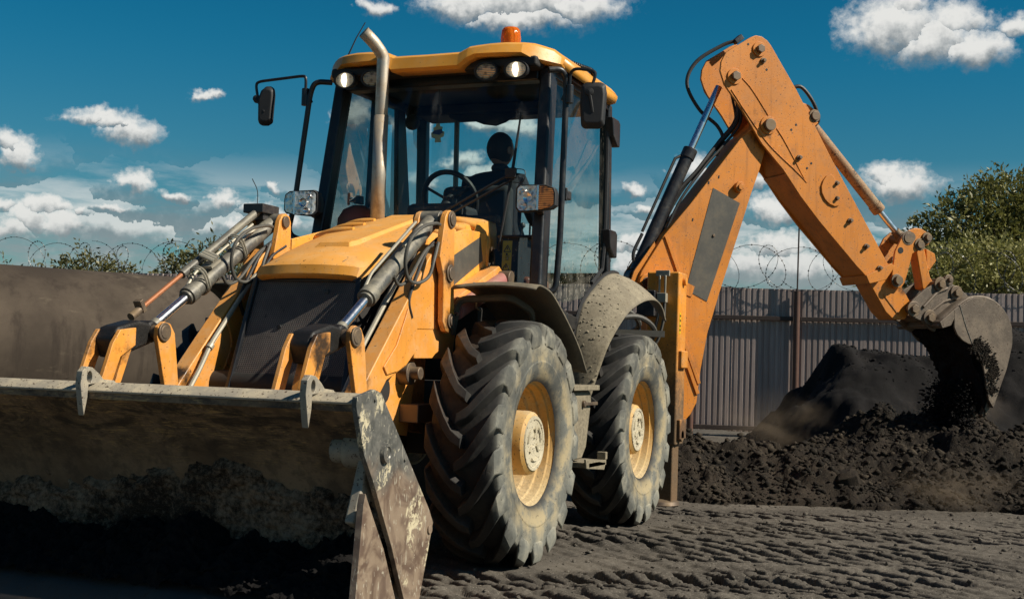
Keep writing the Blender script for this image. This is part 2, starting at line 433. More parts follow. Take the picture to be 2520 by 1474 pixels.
def mat_tyre():
    m, t, b, out = new_mat('tyre_rubber')
    geo = t.add('ShaderNodeNewGeometry'); tc = t.add('ShaderNodeTexCoord'); p = tc.outputs['Object']
    s = t.add('ShaderNodeSeparateXYZ', {0: p})
    rad = t.vmath('LENGTH', t.vmath('MULTIPLY', p, (1, 0, 1)))
    n1 = t.noise(p, 6, 6, .65); n2 = t.noise(p, 30, 5, .7); n3 = t.noise(p, 2.2, 3, .6)
    side = t.ramp(s.outputs[1], .165, .205)
    inner = t.ramp(rad, .66, .55)
    c = t.mix(t.ramp(n1, .35, .7), (.017,.017,.017), (.045,.042,.037))
    dusty = t.math('MULTIPLY', side, t.math('ADD', .30, t.math('MULTIPLY', t.ramp(t.math('ADD', t.math('MULTIPLY', n3, .6), t.math('MULTIPLY', n1, .4)), .35, .62), .60)))
    dc = t.mix(t.ramp(n1, .4, .65), (.19,.193,.168), (.31,.295,.235))
    dc = t.mix(t.math('MULTIPLY', t.ramp(rad, .60, .45), t.ramp(n1, .4, .6)), dc, (.42,.34,.20))
    c = t.mix(dusty, c, dc)
    # brown soil dust on the inner half of the tread
    brown = t.math('MULTIPLY', t.ramp(s.outputs[1], .02, -.17), t.ramp(n2, .3, .6))
    c = t.mix(t.math('MULTIPLY', brown, .45), c, (.12,.070,.038))
    cr = t.ramp(t.noise(p, 55, 3, .6), .64, .69)
    c = t.mix(t.math('MULTIPLY', cr, .7), c, (.03,.026,.02))
    t.set(b, 'Base Color', c); t.set(b, 'Roughness', .72); t.set(b, 'Specular IOR Level', .35)
    bump(t, b, t.math('ADD', n2, t.math('MULTIPLY', cr, -.8)), .002, .6)
    return m
M['tyre'] = mat_tyre()
def mat_glass(name, tint, dirt=.12, refl=1.0):
    """thin sheet of glass: fresnel mirror over tinted see-through, with dried splashes"""
    m, t, b, out = new_mat(name); t.n.remove(b)
    geo = t.add('ShaderNodeNewGeometry'); pos = geo.outputs['Position']
    fr = t.add('ShaderNodeFresnel', {'IOR': 1.52}).outputs[0]
    fr = t.math('MINIMUM', t.math('MULTIPLY', fr, refl), 1.0)
    tr = t.add('ShaderNodeBsdfTransparent', {'Color': tint})
    gl = t.add('ShaderNodeBsdfGlossy', {'Color': (.9,.95,1), 'Roughness': .015})
    mx = t.add('ShaderNodeMixShader', {0: fr, 1: tr.outputs[0], 2: gl.outputs[0]})
    z = t.add('ShaderNodeSeparateXYZ', {0: pos}).outputs[2]
    sp = t.noise(t.vmath('MULTIPLY', pos, (1, 1, .35)), 62, 3, .6); film = t.noise(pos, 4, 5, .6)
    low = t.ramp(z, 2.35, 1.5)
    dm = t.math('MAXIMUM', t.math('MULTIPLY', t.ramp(sp, .635, .67), t.math('ADD', .12, t.math('MULTIPLY', low, .85))), t.math('MULTIPLY', t.ramp(film, .4, .8), t.math('ADD', dirt, t.math('MULTIPLY', low, dirt*1.5))))
    df = t.add('ShaderNodeBsdfDiffuse', {'Color': (.42,.39,.32)})
    mx2 = t.add('ShaderNodeMixShader', {0: dm, 1: mx.outputs[0], 2: df.outputs[0]})
    t.l.new(mx2.outputs[0], out.inputs[0])
    return m
M['glass'] = mat_glass('windscreen_glass', (.84,.93,.92), .05, .75)
M['glass_side'] = mat_glass('side_glass', (.80,.89,.88), .10, .6)
def mat_lens(name, colr, emit=0, rough=.08, lines=True):
    m, t, b, out = new_mat(name)
    p = t.add('ShaderNodeTexCoord').outputs['Object']
    wv = t.add('ShaderNodeTexWave', {'Vector': p, 'Scale': 28.0, 'Distortion': .3}, bands_direction='Z')
    vor = t.add('ShaderNodeTexVoronoi', {'Vector': p, 'Scale': 32.0})
    c = t.mix(t.ramp(vor.outputs['Distance'], .1, .55), tuple(v*.35 for v in colr), colr)
    t.set(b, 'Base Color', c); t.set(b, 'Roughness', rough); t.set(b, 'Coat Weight', .8); t.set(b, 'Coat Roughness', .03); t.set(b, 'Metallic', .35)
    bump(t, b, wv.outputs['Fac'] if lines else vor.outputs['Distance'], .004, .8)
    if emit:
        t.set(b, 'Emission Color', (1.0, .82, .5)); t.set(b, 'Emission Strength', emit)
    return m
M['lens'] = mat_lens('work_light_lens', (.62,.50,.32))
M['lamp_on'] = plain('lit_bulb', (1,.9,.7), .3, 0, .0, 5, 0, ((1.0,.86,.60), 14.0))
def mat_lens_lit():
    m = mat_lens('lit_work_light_lens', (.75,.62,.42)); t = NT(m.node_tree); b = t.n['Principled BSDF']
    p = t.add('ShaderNodeTexCoord').outputs['Object']
    r = t.vmath('LENGTH', t.vmath('MULTIPLY', p, (0, 1.35, .62)))
    n = t.noise(p, 60, 3, .6)
    e = t.math('ADD', t.ramp(t.math('ADD', r, t.math('MULTIPLY', t.math('SUBTRACT', n, .5), .016)), .010, .034, 9.0, 0.0), t.ramp(r, .0, .07, .55, 0.05))
    t.set(b, 'Emission Color', (1.0, .84, .56, 1)); t.set(b, 'Emission Strength', e)
    return m
M['lens_lit'] = mat_lens_lit()
M['head_lens'] = mat_lens('headlight_glass', (.72,.70,.66), lines=False)
M['amber'] = mat_lens('amber_lens', (.42,.15,.03))
def mat_beacon():
    m, t, b, out = new_mat('amber_beacon_plastic')
    p = t.add('ShaderNodeTexCoord').outputs['Object']
    t.set(b, 'Base Color', (.85,.20,.012,1)); t.set(b, 'Roughness', .12); t.set(b, 'Transmission Weight', .45); t.set(b, 'IOR', 1.3)
    t.set(b, 'Subsurface Weight', .3); t.set(b, 'Subsurface Radius', (.05,.02,.01))
    wv = t.add('ShaderNodeTexWave', {'Vector': p, 'Scale': 18.0}, bands_direction='X')
    bump(t, b, wv.outputs['Fac'], .003, .7)
    return m
M['beacon'] = mat_beacon()
def mat_grille():
    m, t, b, out = new_mat('perforated_grille')
    p = t.add('ShaderNodeNewGeometry').outputs['Position']
    sp = t.add('ShaderNodeSeparateXYZ', {0: p})
    row = t.math('MULTIPLY', sp.outputs[2], 95.0)
    half = t.math('MULTIPLY', t.math('FLOOR', t.math('MODULO', row, 2.0)), .5)
    u = t.math('SUBTRACT', t.math('FRACT', t.math('ADD', t.math('MULTIPLY', sp.outputs[1], 80.0), half)), .5)
    v = t.math('SUBTRACT', t.math('FRACT', row), .5)
    r = t.math('SQRT', t.math('ADD', t.math('MULTIPLY', u, u), t.math('MULTIPLY', v, v)))
    hole = t.ramp(r, .26, .34, 1.0, 0.0)
    n = t.noise(p, 5, 6, .65); n2 = t.noise(p, 16, 5, .7)
    c = t.mix(t.ramp(n, .35, .7), (.095,.080,.074), (.165,.140,.122))
    c = t.mix(t.ramp(n2, .60, .70), c, (.022,.019,.018))
    c = t.mix(t.math('MULTIPLY', hole, .93), c, (.006,.006,.006))
    t.set(b, 'Base Color', c); t.set(b, 'Roughness', .62)
    bump(t, b, t.math('SUBTRACT', 1.0, hole), .003, .8)
    return m
M['grille'] = mat_grille()
def mat_bucket_in():
    """inside of the loader bucket: scratched brown steel, a crust of dried soil below, moist black soil at the bottom"""
    m, t, b, out = new_mat('bucket_inside')
    p = t.add('ShaderNodeNewGeometry').outputs['Position']
    z = t.add('ShaderNodeSeparateXYZ', {0: p}).outputs[2]
    n1 = t.noise(p, 3.0, 6, .65); n2 = t.noise(p, 14, 6, .7); n3 = t.noise(p, 60, 4, .7)
    sc = t.noise(t.vmath('MULTIPLY', p, (1, .12, 1.0)), 55, 4, .65, 2.2)
    c = t.mix(t.ramp(n1, .3, .7), (.15,.098,.056), (.29,.20,.12))
    c = t.mix(t.math('MULTIPLY', t.ramp(n2, .45, .62), .5), c, (.055,.042,.030))
    scm = t.math('MULTIPLY', t.ramp(sc, .55, .60), t.math('MULTIPLY', t.ramp(z, .55, .85), t.ramp(n1, .36, .52)))
    c = t.mix(t.math('MULTIPLY', scm, .8), c, (.48,.32,.13))
    dk = t.math('MULTIPLY', t.ramp(t.noise(t.vmath('MULTIPLY', p, (1, .45, 1)), 8, 8, .75, .8), .47, .58), t.ramp(z, .55, .88))
    c = t.mix(t.math('MULTIPLY', dk, .75), c, (.022,.019,.016))
    t.set(b, 'Base Color', c); t.set(b, 'Roughness', .7); t.set(b, 'Metallic', .1)
    bump(t, b, t.math('ADD', n2, t.math('MULTIPLY', n3, .4)), .006, .7)
    return m
M['bucket_in'] = mat_bucket_in()
def mat_bucket_plate():
    """end plate of the loader bucket: dark worn paint rubbed to pale scratches and brown rust"""
    m, t, b, out = new_mat('bucket_end_plate')
    p = t.add('ShaderNodeNewGeometry').outputs['Position']
    z = t.add('ShaderNodeSeparateXYZ', {0: p}).outputs[2]
    n1 = t.noise(p, 4.2, 3, .55, .5); n2 = t.noise(p, 16, 6, .7); sw = t.noise(p, 5, 3, .5, 2.5)
    c = t.mix(t.ramp(n2, .35, .65), (.075,.075,.068), (.14,.135,.118))
    br = t.mix(t.ramp(sw, .35, .65), (.13,.085,.060), (.27,.20,.14))
    c = t.mix(t.ramp(t.math('ADD', z, t.math('MULTIPLY', t.math('SUBTRACT', n1, .5), .5)), .74, .55), c, br)
    cl = t.math('MULTIPLY', t.ramp(n1, .575, .63), t.ramp(t.noise(t.vmath('MULTIPLY', p, (1, 1, .8)), 26, 8, .78, .7), .47, .53))
    c = t.mix(t.math('MULTIPLY', cl, .95), c, (.62,.54,.36))
    ln = t.noise(t.vmath('MULTIPLY', p, (.6, 1, .18)), 70, 2, .5, 2.0)
    c = t.mix(t.math('MULTIPLY', t.ramp(ln, .645, .67), .6), c, (.5,.46,.36))
    t.set(b, 'Base Color', c); t.set(b, 'Roughness', t.ramp(n2, .3, .7, .42, .68)); t.set(b, 'Metallic', .1)
    bump(t, b, t.math('ADD', n2, t.math('MULTIPLY', cl, -.6)), .003, .6)
    return m
M['plate'] = mat_bucket_plate()
def mat_soil(name, dark, light, grain, lo=.45, hi=.7, rough=.95, scale=1.0, speck=0.5, bd=.006, shaded=None):
    m, t, b, out = new_mat(name)
    p = t.add('ShaderNodeNewGeometry').outputs['Position']
    n1 = t.noise(p, 1.1*scale, 6, .6); n2 = t.noise(p, 24*scale, 6, .72); n3 = t.noise(p, 130*scale, 3, .7)
    c = t.mix(t.ramp(t.math('ADD', t.math('MULTIPLY', n1, .6), t.math('MULTIPLY', n2, .4)), lo, hi), dark, light)
    c = t.mix(t.math('MULTIPLY', t.ramp(n3, .58, .70), speck), c, grain)
    if shaded:
        z = t.add('ShaderNodeSeparateXYZ', {0: p}).outputs[2]
        c = t.mix(t.ramp(t.math('ADD', z, t.math('MULTIPLY', t.math('SUBTRACT', n2, .5), .02)), shaded[0], shaded[1], 1.0, 0.0), c, tuple(v*.5 for v in dark))  # low parts painted darker by height, shade put into the colour
    t.set(b, 'Base Color', c); t.set(b, 'Roughness', rough); t.set(b, 'Specular IOR Level', .2)
    bump(t, b, t.math('ADD', n2, t.math('MULTIPLY', n3, .6)), bd, .9)
    return m
M['ground'] = mat_soil('grey_sandy_ground', (.050,.044,.037), (.118,.104,.086), (.40,.36,.30), .35, .62, bd=.005, speck=.6, shaded=(-.05, -.012))  # track hollows get a darker colour to deepen their shading
M['heap'] = mat_soil('crumbly_soil', (.011,.009,.0075), (.044,.034,.025), (.26,.20,.13),   .40, .66, bd=.018, scale=.9, speck=.35)
M['black_soil'] = mat_soil('damp_black_soil', (.006,.0054,.0054), (.016,.014,.0135), (.04,.035,.03), .4, .7, bd=.008, speck=.3)
M['crust'] = mat_soil('dry_soil_crust', (.034,.025,.018), (.36,.26,.175), (.50,.38,.27), .43, .60, bd=.014, scale=1.6)
M['clod'] = mat_soil('soil_clods', (.012,.010,.008), (.060,.047,.034), (.34,.27,.18), .46, .68, bd=.008, scale=1.2)
def mat_fence():
    m, t, b, out = new_mat('weathered_sheet_metal')
    p = t.add('ShaderNodeTexCoord').outputs['Object']; oi = t.add('ShaderNodeObjectInfo').outputs['Random']
    pw = t.vmath('ADD', p, t.add('ShaderNodeCombineXYZ', {0: t.math('MULTIPLY', oi, 37.0), 1: 0.0, 2: 0.0}).outputs[0])
    st = t.noise(t.vmath('MULTIPLY', pw, (1, 1, .06)), 9, 5, .65); n = t.noise(pw, 3, 6, .65); n2 = t.noise(pw, 25, 4, .7)
    c = t.mix(t.ramp(st, .3, .7), (.25,.195,.175), (.45,.365,.33))
    c = t.mix(t.math('MULTIPLY', t.ramp(n, .55, .75), .6), c, (.30,.25,.22))
    c = t.mix(t.math('MULTIPLY', t.ramp(st, .62, .72), .8), c, (.10,.055,.04))
    c = t.mix(t.math('MULTIPLY', oi, .55), c, (.24,.19,.17))
    t.set(b, 'Base Color', c); t.set(b, 'Roughness', .6); t.set(b, 'Metallic', .05)
    bump(t, b, n2, .002, .5)
    return m
M['fence'] = mat_fence()
M['post'] = paint('brown_post_paint', (.10,.045,.03), dust=(.14,.09,.06), amt=.4, rough=.6, chip=.66)
M['rail'] = paint('brown_rail_paint', (.035,.022,.018), dust=(.07,.05,.04), amt=.4, rough=.7, chip=.7)
M['wire'] = plain('razor_wire_steel', (.10,.10,.10), .45, .7, .3, 6, 0)
def mat_pipe():
    m, t, b, out = new_mat('rusty_steel_pipe')
    p = t.add('ShaderNodeTexCoord').outputs['Object']
    n = t.noise(p, .8, 6, .62); st = t.noise(t.vmath('MULTIPLY', p, (1, 1, .07)), 4, 6, .7); n2 = t.noise(t.vmath('MULTIPLY', p, (.5, .5, 1.6)), 3, 7, .72)
    c = t.mix(t.ramp(n, .3, .7), (.046,.036,.028), (.092,.072,.054))
    c = t.mix(t.math('MULTIPLY', t.ramp(st, .5, .7), .65), c, (.030,.023,.019))
    c = t.mix(t.math('MULTIPLY', t.ramp(n2, .58, .72), .35), c, (.22,.18,.125))
    t.set(b, 'Base Color', c); t.set(b, 'Roughness', .9); t.set(b, 'Metallic', 0.0); t.set(b, 'Specular IOR Level', .15)
    bump(t, b, n2, .004, .4)
    return m
M['pipe'] = mat_pipe()
def mat_leaf(name, a, bcol):
    m, t, b, out = new_mat(name); t.n.remove(b)
    geo = t.add('ShaderNodeNewGeometry')
    rnd = geo.outputs['Random Per Island']
    n = t.noise(geo.outputs['Position'], .9, 3, .6)
    c = t.mix(t.math('ADD', t.math('MULTIPLY', rnd, .55), t.math('MULTIPLY', n, .45)), a, bcol)
    d = t.add('ShaderNodeBsdfDiffuse', {'Color': c}); tr = t.add('ShaderNodeBsdfTranslucent', {'Color': t.mix(.5, c, (.16,.17,.03))})
    gl = t.add('ShaderNodeBsdfGlossy', {'Color': (.4,.4,.35), 'Roughness': .45})
    m1 = t.add('ShaderNodeMixShader', {0: .3, 1: d.outputs[0], 2: tr.outputs[0]})
    m2 = t.add('ShaderNodeMixShader', {0: .06, 1: m1.outputs[0], 2: gl.outputs[0]})
    t.l.new(m2.outputs[0], out.inputs[0]); return m
M['leaf_dark'] = mat_leaf('dark_leaves', (.042,.047,.015), (.26,.245,.08))
M['leaf_pale'] = mat_leaf('pale_willow_leaves', (.14,.14,.05), (.42,.39,.15))
M['leaf_mid'] = mat_leaf('bush_leaves', (.05,.052,.02), (.19,.175,.07))
M['bark'] = plain('bark', (.07,.055,.04), .9, 0, .4, 8, .01)
M['skin'] = plain('skin', (.24,.135,.09), .55, 0, .12, 10, 0)
M['hair'] = plain('cropped_dark_hair', (.025,.020,.017), .8, 0, .4, 60, .002)
M['shirt'] = plain('dark_shirt', (.020,.022,.030), .85, 0, .3, 30, .002)
M['label_yellow'] = plain('warning_label_yellow', (.62,.42,.01), .5, 0, .15, 20, 0)
M['print_black'] = plain('print_black', (.012,.012,.012), .5, 0, .1, 20, 0)
M['blue_air'] = plain('blue_card', (.03,.06,.16), .6, 0, .2, 20, 0)
M['cream_air'] = plain('cream_card', (.55,.50,.28), .6, 0, .2, 20, 0)
M['mirror'] = plain('mirror_glass', (.8,.82,.85), .03, 1.0, .02, 5, 0)
M['red'] = plain('red_panel', (.18,.06,.035), .5, 0, .2, 12, 0)
M['steel_pipe'] = plain('plated_pipe', (.36,.33,.26), .48, .3, .2, 20, .0005)
M['concrete'] = mat_soil('broken_concrete', (.05,.042,.032), (.14,.12,.09), (.3,.28,.24), .4, .6, scale=2)

# ------------------------------------------------------------------ ground with wheel tracks
RH = np.array([-.3773, .9261]); FH = np.array([-.9261, -.3773])   # across / along the yard
def yard(s, w): return CAM.x+RH[0]*s+FH[0]*w, CAM.y+RH[1]*s+FH[1]*w
def unyard(x, y):
    dx, dy = x-CAM.x, y-CAM.y
    return RH[0]*dx+RH[1]*dy, FH[0]*dx+FH[1]*dy
TRACKS = [  # w at s=0, slope, bend, lug phase, depth, half width, direction
    (10.35, -.10, .006, .1, .050, .24, 1), (9.72, -.13, .010, .6, .062, .26, -1), (9.10, -.06, .004, .3, .055, .26, 1), (8.48, -.11, .012, .85, .075, .27, 1),
    (7.85, .0, -.006, .45, .062, .27, -1), (7.24, -.03, .010, .2, .080, .28, 1), (6.66, .02, .0, .7, .070, .27, -1), (6.1, .0, .0, .1, .07, .24, 1)]
def ground_h(s, w):
    h = .018*fbm(s*.5, w*.7, 3, 1) + .005*fbm(s*3.1, w*5.0, 3, 5) + .0022*fbm(s*1.3, w*26, 3, 7)
    fine = .0026*fbm(s*17, w*17, 3, 9) + .0030*fbm(s*42, w*42, 2, 41)
    jx = .012*fbm(s*3.0, w*3.0, 3, 21); jw = .020*fbm(s*1.1, w*1.6, 2, 33)
    for w0, a, c, ph, dep, wd, dr in TRACKS:
        t = w+jw - (w0+a*s+c*s*s)
        at = np.abs(t)
        k = sstep(at, wd+.02, wd-.015)
        fade = .15+.85*sstep(fbm(s*.8+w0*9, w*.6, 3, int(w0*10)), -.45, .15)
        # two rows of slanting bars, staggered, with a strip between them
        along = s+jx + t*.55 + ph + np.where(t > 0, .05, 0.0) + .05*at*dr
        per = .185+.02*dr
        fr = along/per - np.floor(along/per)
        cut = sstep(fr, .0, .06)*sstep(fr, .50, .42)*(.35+.65*sstep(at, .0, .03))       # where a lug bit in
        crumb = sstep(fr, .46, .56)*sstep(fr, 1.0, .90)*(.75+.3*np.clip(fbm(s*8, w*8, 2, 91)+.5, 0, 1))                            # soil squeezed up behind it
        h = h + k*fade*(-dep*.12 - dep*.80*cut + dep*.34*crumb)
        h = h + fade*np.exp(-((at-wd-.04)/.035)**2)*dep*(.16+.14*fbm(s*9, w*9, 3, 51))
        h = h + fade*.0060*np.exp(-((at-wd-.11)/.08)**2)*np.sin(t*130+3*fbm(s*.8, w*.8, 2, 61))
    # blown sand has softened some of it
    soft = sstep(fbm(s*.45+4, w*.6, 3, 77), .05, .45)
    h = h*(1-.45*soft)+fine
    x, y = yard(s, w)
    for wx in (0, 2.2):
        d = np.maximum(np.abs(x-wx)-.22, 0)**2+np.maximum(np.abs(np.abs(y)-.96)-.15, 0)**2
        h = h*(1-.9*np.exp(-d/.06))
    far = sstep(w, 26, 60)
    return h*(1-far)
def axis(fine0, fine1, step, lo, hi, grow=1.22):
    a = list(np.arange(fine0, fine1+step/2, step))
    d = step; x = a[-1]
    while x < hi: d *= grow; x += d; a.append(x)
    d = step; x = a[0]; pre = []
    while x > lo: d *= grow; x -= d; pre.append(x)
    return np.array(pre[::-1]+a)
gs = axis(-.9, 4.7, .0115, -600, 600); gw = axis(5.8, 11.4, .0105, -300, 1500)
S_, W_ = np.meshgrid(gs, gw, indexing='ij')
Hh = ground_h(S_, W_)
X_, Y_ = yard(S_, W_)
ground = np_mesh('ground', np.stack([X_.ravel(), Y_.ravel(), Hh.ravel()], 1), grid_faces(len(gs), len(gw)), M['ground'])
ground.data.flip_normals() if ground.data.polygons[0].normal.z < 0 else None
tag(ground, kind='structure')

# ------------------------------------------------------------------ soil heaps
def heap(name, bumps, s0, s1, w0, w1, step, rough, mat, label, seed, cap=None, ridge=.6):
    s = np.arange(s0, s1, step); w = np.arange(w0, w1, step)
    S, Wd = np.meshgrid(s, w, indexing='ij')
    js = S+.18*fbm(S*1.4, Wd*1.4, 3, seed); jw = Wd+.18*fbm(S*1.4, Wd*1.4, 3, seed+3)
    h = np.zeros_like(S)
    for a, b, z, rs, rw in bumps:
        d = np.sqrt(((js-a)/rs)**2+((jw-b)/rw)**2)
        h = np.maximum(h, z*np.clip(1.0-d, -.3, 1)**1.0) if ridge else h+z*np.exp(-d*d)
    if cap is not None: h = np.minimum(h, cap(js, jw))
    n = fbm(S*1.8, Wd*1.8, 3, seed+7)*.6+fbm(S*6, Wd*6, 3, seed+9)*.35+np.abs(fbm(S*15, Wd*15, 3, seed+13))*.40
    k = np.clip(h/.25, 0, 1)
    h = h+rough*n*k
    edge = np.minimum(np.minimum(S-s0, s1-S), np.minimum(Wd-w0, w1-Wd))
    h = np.where(h > .015, h, -.12); h = np.where(edge < step*1.5, -.12, h)
    x, y = yard(S, Wd)
    gx, gy = np.gradient(h, step)
    o = np_mesh(name, np.stack([x.ravel(), y.ravel(), h.ravel()], 1), grid_faces(len(s), len(w)), mat)
    if o.data.polygons[0].normal.z < 0: o.data.flip_normals()
    tag(o, label, 'soil heap')
    return lambda a, b: h[np.clip(((a-s0)/step).astype(int), 0, len(s)-1), np.clip(((b-w0)/step).astype(int), 0, len(w)-1)]
spoil_h = heap('spoil_heap', [(1.55,12.0,.62,1.3,1.15),(2.3,11.95,.52,1.2,1.0),(3.0,11.7,.46,1.1,.9),(3.75,11.9,.60,1.2,1.15),(4.3,12.4,.86,1.5,1.6),(5.2,12.2,.85,1.5,1.5),(3.9,13.2,.75,1.5,.8),(6.4,12.3,.8,1.6,1.5)],
     .3, 7.6, 10.2, 14.4, .024, .11, M['heap'], 'low heap of crumbly brown-black soil along the digging edge', 3)
pile_h = heap('soil_pile', [(4.45,16.3,1.62,1.45,2.6),(4.9,16.3,1.72,1.9,2.7),(5.4,16.3,1.70,2.4,2.7),(6.4,16.5,2.0,2.6,2.7),(7.6,16.4,2.2,3.0,2.7)],
     2.2, 10.5, 13.4, 19.0, .04, .045, M['black_soil'], 'tall black soil pile with a steep face before the fence', 11, cap=lambda a, b: 1.50+.10*np.sin(a*2.1)+.45*sstep(a, 5.7, 6.6))
# loose clods: small irregular lumps scattered over the heaps and the yard
def lump_mesh(n, pos, size, seed):
    r = np.random.default_rng(seed)
    ico = bmesh.new(); bmesh.ops.create_icosphere(ico, subdivisions=1, radius=1)
    bv = np.array([v.co[:] for v in ico.verts]); bf = np.array([[v.index for v in f.verts] for f in ico.faces]); ico.free()
    k = len(bv)
    jit = 1+(r.random((n, k, 1))-.5)*1.05
    sc = size[:, None, None]*(0.7+.6*r.random((n, 1, 3)))*np.array([1, 1, .75])
    a = r.random(n)*6.283; ca, sa = np.cos(a)[:, None], np.sin(a)[:, None]
    v = bv[None]*jit*sc
    vx = v[..., 0]*ca-v[..., 1]*sa; vy = v[..., 0]*sa+v[..., 1]*ca
    v = np.stack([vx, vy, v[..., 2]], -1)+pos[:, None, :]
    f = bf[None]+(np.arange(n)*k)[:, None, None]
    return v.reshape(-1, 3), f.reshape(-1, 3)
def clods(name, hf, s0, s1, w0, w1, n, lo, hi, mat, seed, label, dens=None):
    r = np.random.default_rng(seed)
    s = s0+(s1-s0)*r.random(n); w = w0+(w1-w0)*r.random(n)
    z = hf(s, w); ok = z > -.05
    if dens is not None: ok &= r.random(n) < dens(s, w)
    s, w, z = s[ok], w[ok], z[ok]
    size = lo*(hi/lo)**(r.random(len(s))**3.2)
    x, y = yard(s, w)
    v, f = lump_mesh(len(s), np.stack([x, y, z+size*.25], 1), size, seed+1)
    o = np_mesh(name, v, f, mat, smooth=False)
    return tag(o, label, 'soil clods', kind='stuff')
clods('soil_crumbs', spoil_h, .8, 6.8, 10.4, 13.6, 42000, .005, .038, M['clod'], 5, 'crumbs and clods of soil lying over the low heap')
clods('pile_crumbs', pile_h, 3.0, 9, 15.4, 17, 2600, .008, .032, M['black_soil'], 6, 'black crumbs along the crest of the tall pile')
clods('yard_crumbs', lambda s, w: ground_h(s, w), -.5, 4.8, 5.8, 11.2, 2600, .004, .022, M['ground'], 8, 'small crumbs of grey earth strewn over the wheel tracks')

# ------------------------------------------------------------------ sheet metal fence with razor wire
F0 = Vector((-13.30, .0, 0)); FT = Vector((-.262, .965, 0)).normalized(); FN = Vector((FT.y, -FT.x, 0))   # FN faces the yard
def FP(s, n, z): return F0+FT*s+FN*n+Vector((0, 0, z))
FTOP = 2.62
def sheet_mesh():
    p = []; x = 0; pitch = .1; 
    while x < 1.15-.001:
        p += [(x, 0), (x+.052, 0), (x+.060, -.016), (x+.092, -.016)]; x += pitch
    p.append((x-.0, 0))
    m = MB()
    m.grid([[FT*a+FN*d+Vector((0, 0, .10)) for a, d in p], [FT*a+FN*d+Vector((0, 0, FTOP)) for a, d in p]])
    return m
fence = empty('sheet_metal_fence', F0, 'tall fence of grey-brown ribbed metal sheets at the back of the yard', 'fence')
me = None
k = 0
for i in range(-26, 9):
    if me is None:
        o = build(sheet_mesh(), 'sheet', M['fence'], fence, smooth=20); me = o.data
    else:
        o = bpy.data.objects.new('sheet', me); col.objects.link(o); o.parent = fence
    o.location = FT*(i*1.15)+FN*random.uniform(-.006, .006)+Vector((0, 0, random.uniform(-.012, .012)+(.05 if i > 3 else 0)))
    o.rotation_euler = (0, random.uniform(-.0015, .0015), random.uniform(-.004, .004))
    k += 1
def rel(m, o):   # points in the thing's own frame
    m.v = [(x-o.x, y-o.y, z-o.z) for x, y, z in m.v]; return m
for z in (2.09, .16):
    for s0, s1 in ((-30, -1.86), (-1.74, -.06), (.06, 4.9), (5.0, 10)):
        m = MB().beam(FP(s0, .045, z), FP(s1, .045, z+(.02 if s1 > 0 else 0)), .055, .075)
        build(rel(m, F0), 'rail', M['rail'], fence, bevel=.006)
POSTS = [-29.0, -25.5, -22, -18.5, -15, -11.5, -8, -4.9, -1.80, 0, 4.95]
for s in POSTS:
    m = MB().cyl(FP(s, .075, -.3), FP(s, .075, FTOP-.05), .055, n=16)
    build(rel(m, F0), 'post', M['post'], fence)
    if s == 0:
        m = MB().cyl(FP(s, .075, FTOP-.1), FP(s+.01, .075, FTOP+1.12), .014, n=8)
        build(rel(m, F0), 'rod', M['rail'], fence)
def razor(s0, s1, label, seed):
    r = random.Random(seed)
    root = empty('razor_wire_coil', FP(s0, .05, FTOP), label, 'razor wire', 'coils of razor wire along the fence top')
    O = root.location
    for turn, (rad, pitch, ph) in enumerate(((.38, .80, 0), (.36, .95, 2.2))):
        pts = []; n = int((s1-s0)/pitch*30)
        for i in range(n+1):
            a = i/30*2*math.pi+ph; s = s0+(s1-s0)*i/n
            rr = rad*(1+.10*math.sin(i*.083+seed)+.05*math.sin(i*.31))
            pts.append(FP(s+rr*(.95 if turn == 0 else -.95)*math.sin(a), .05+.05*math.sin(a*.5+turn*2)+.03*turn, FTOP-.02+rad+rr*math.cos(a)))
        m = MB().tube(pts, .0042, 4)
        for i in range(1, n, 1):     # pairs of barbs
            p = pts[i]; tn = (pts[i+1]-pts[i-1]).normalized()
            o1 = tn.orthogonal().normalized(); o2 = tn.cross(o1)
            a = r.random()*6.28; o = o1*math.cos(a)+o2*math.sin(a)
            m.add([p-tn*.017+o*.004, p+tn*.017+o*.004, p+o*.019, p-o*.019], [(0, 1, 2), (1, 0, 3)])
        build(rel(m, O), 'wire_loop', M['wire'], root, smooth=0)
    if s0 < -10: root.location.z -= .17     # sagging along the left stretch
names = ['at the far left', 'left of the brown pipe end', 'behind the left loader ram', 'behind the hood', 'behind the cab', 'left of the tall rod', 'behind the dipper arm', 'before the pale shrub']
for i, (a, b) in enumerate(((-29, -24), (-24, -18.5), (-18.5, -13), (-13, -8), (-8, -4), (-4, 0), (0, 4.95), (4.95, 9.5))):
    razor(a, b, 'looped razor wire on the fence top ' + names[i], i)

# ------------------------------------------------------------------ big pipe lying on the left
PA = Vector((-1.4, -9.5, 1.10)); PB = Vector((-9.6, -5.05, 1.10))
pd = (PB-PA).normalized(); PA = PA-pd*3.0
m = MB()
rr = [1.10]*9
L = (PB-PA).length
prof = [(1.07, L)] + [(1.10, L*(1-i/12)) for i in range(13)] + [(1.07, 0)]
m.lathe([(1.07, 0)]+[(1.10, L*i/12) for i in range(13)]+[(1.07, L)], PA, pd, 96, closed=True)
o = build(rel(m, Vector((PA.x, PA.y, 0))), 'steel_pipe', M['pipe'], smooth=40)
o.location = (PA.x, PA.y, 0)
tag(o, 'huge rusty brown steel pipe lying on the ground behind the loader bucket', 'pipe')

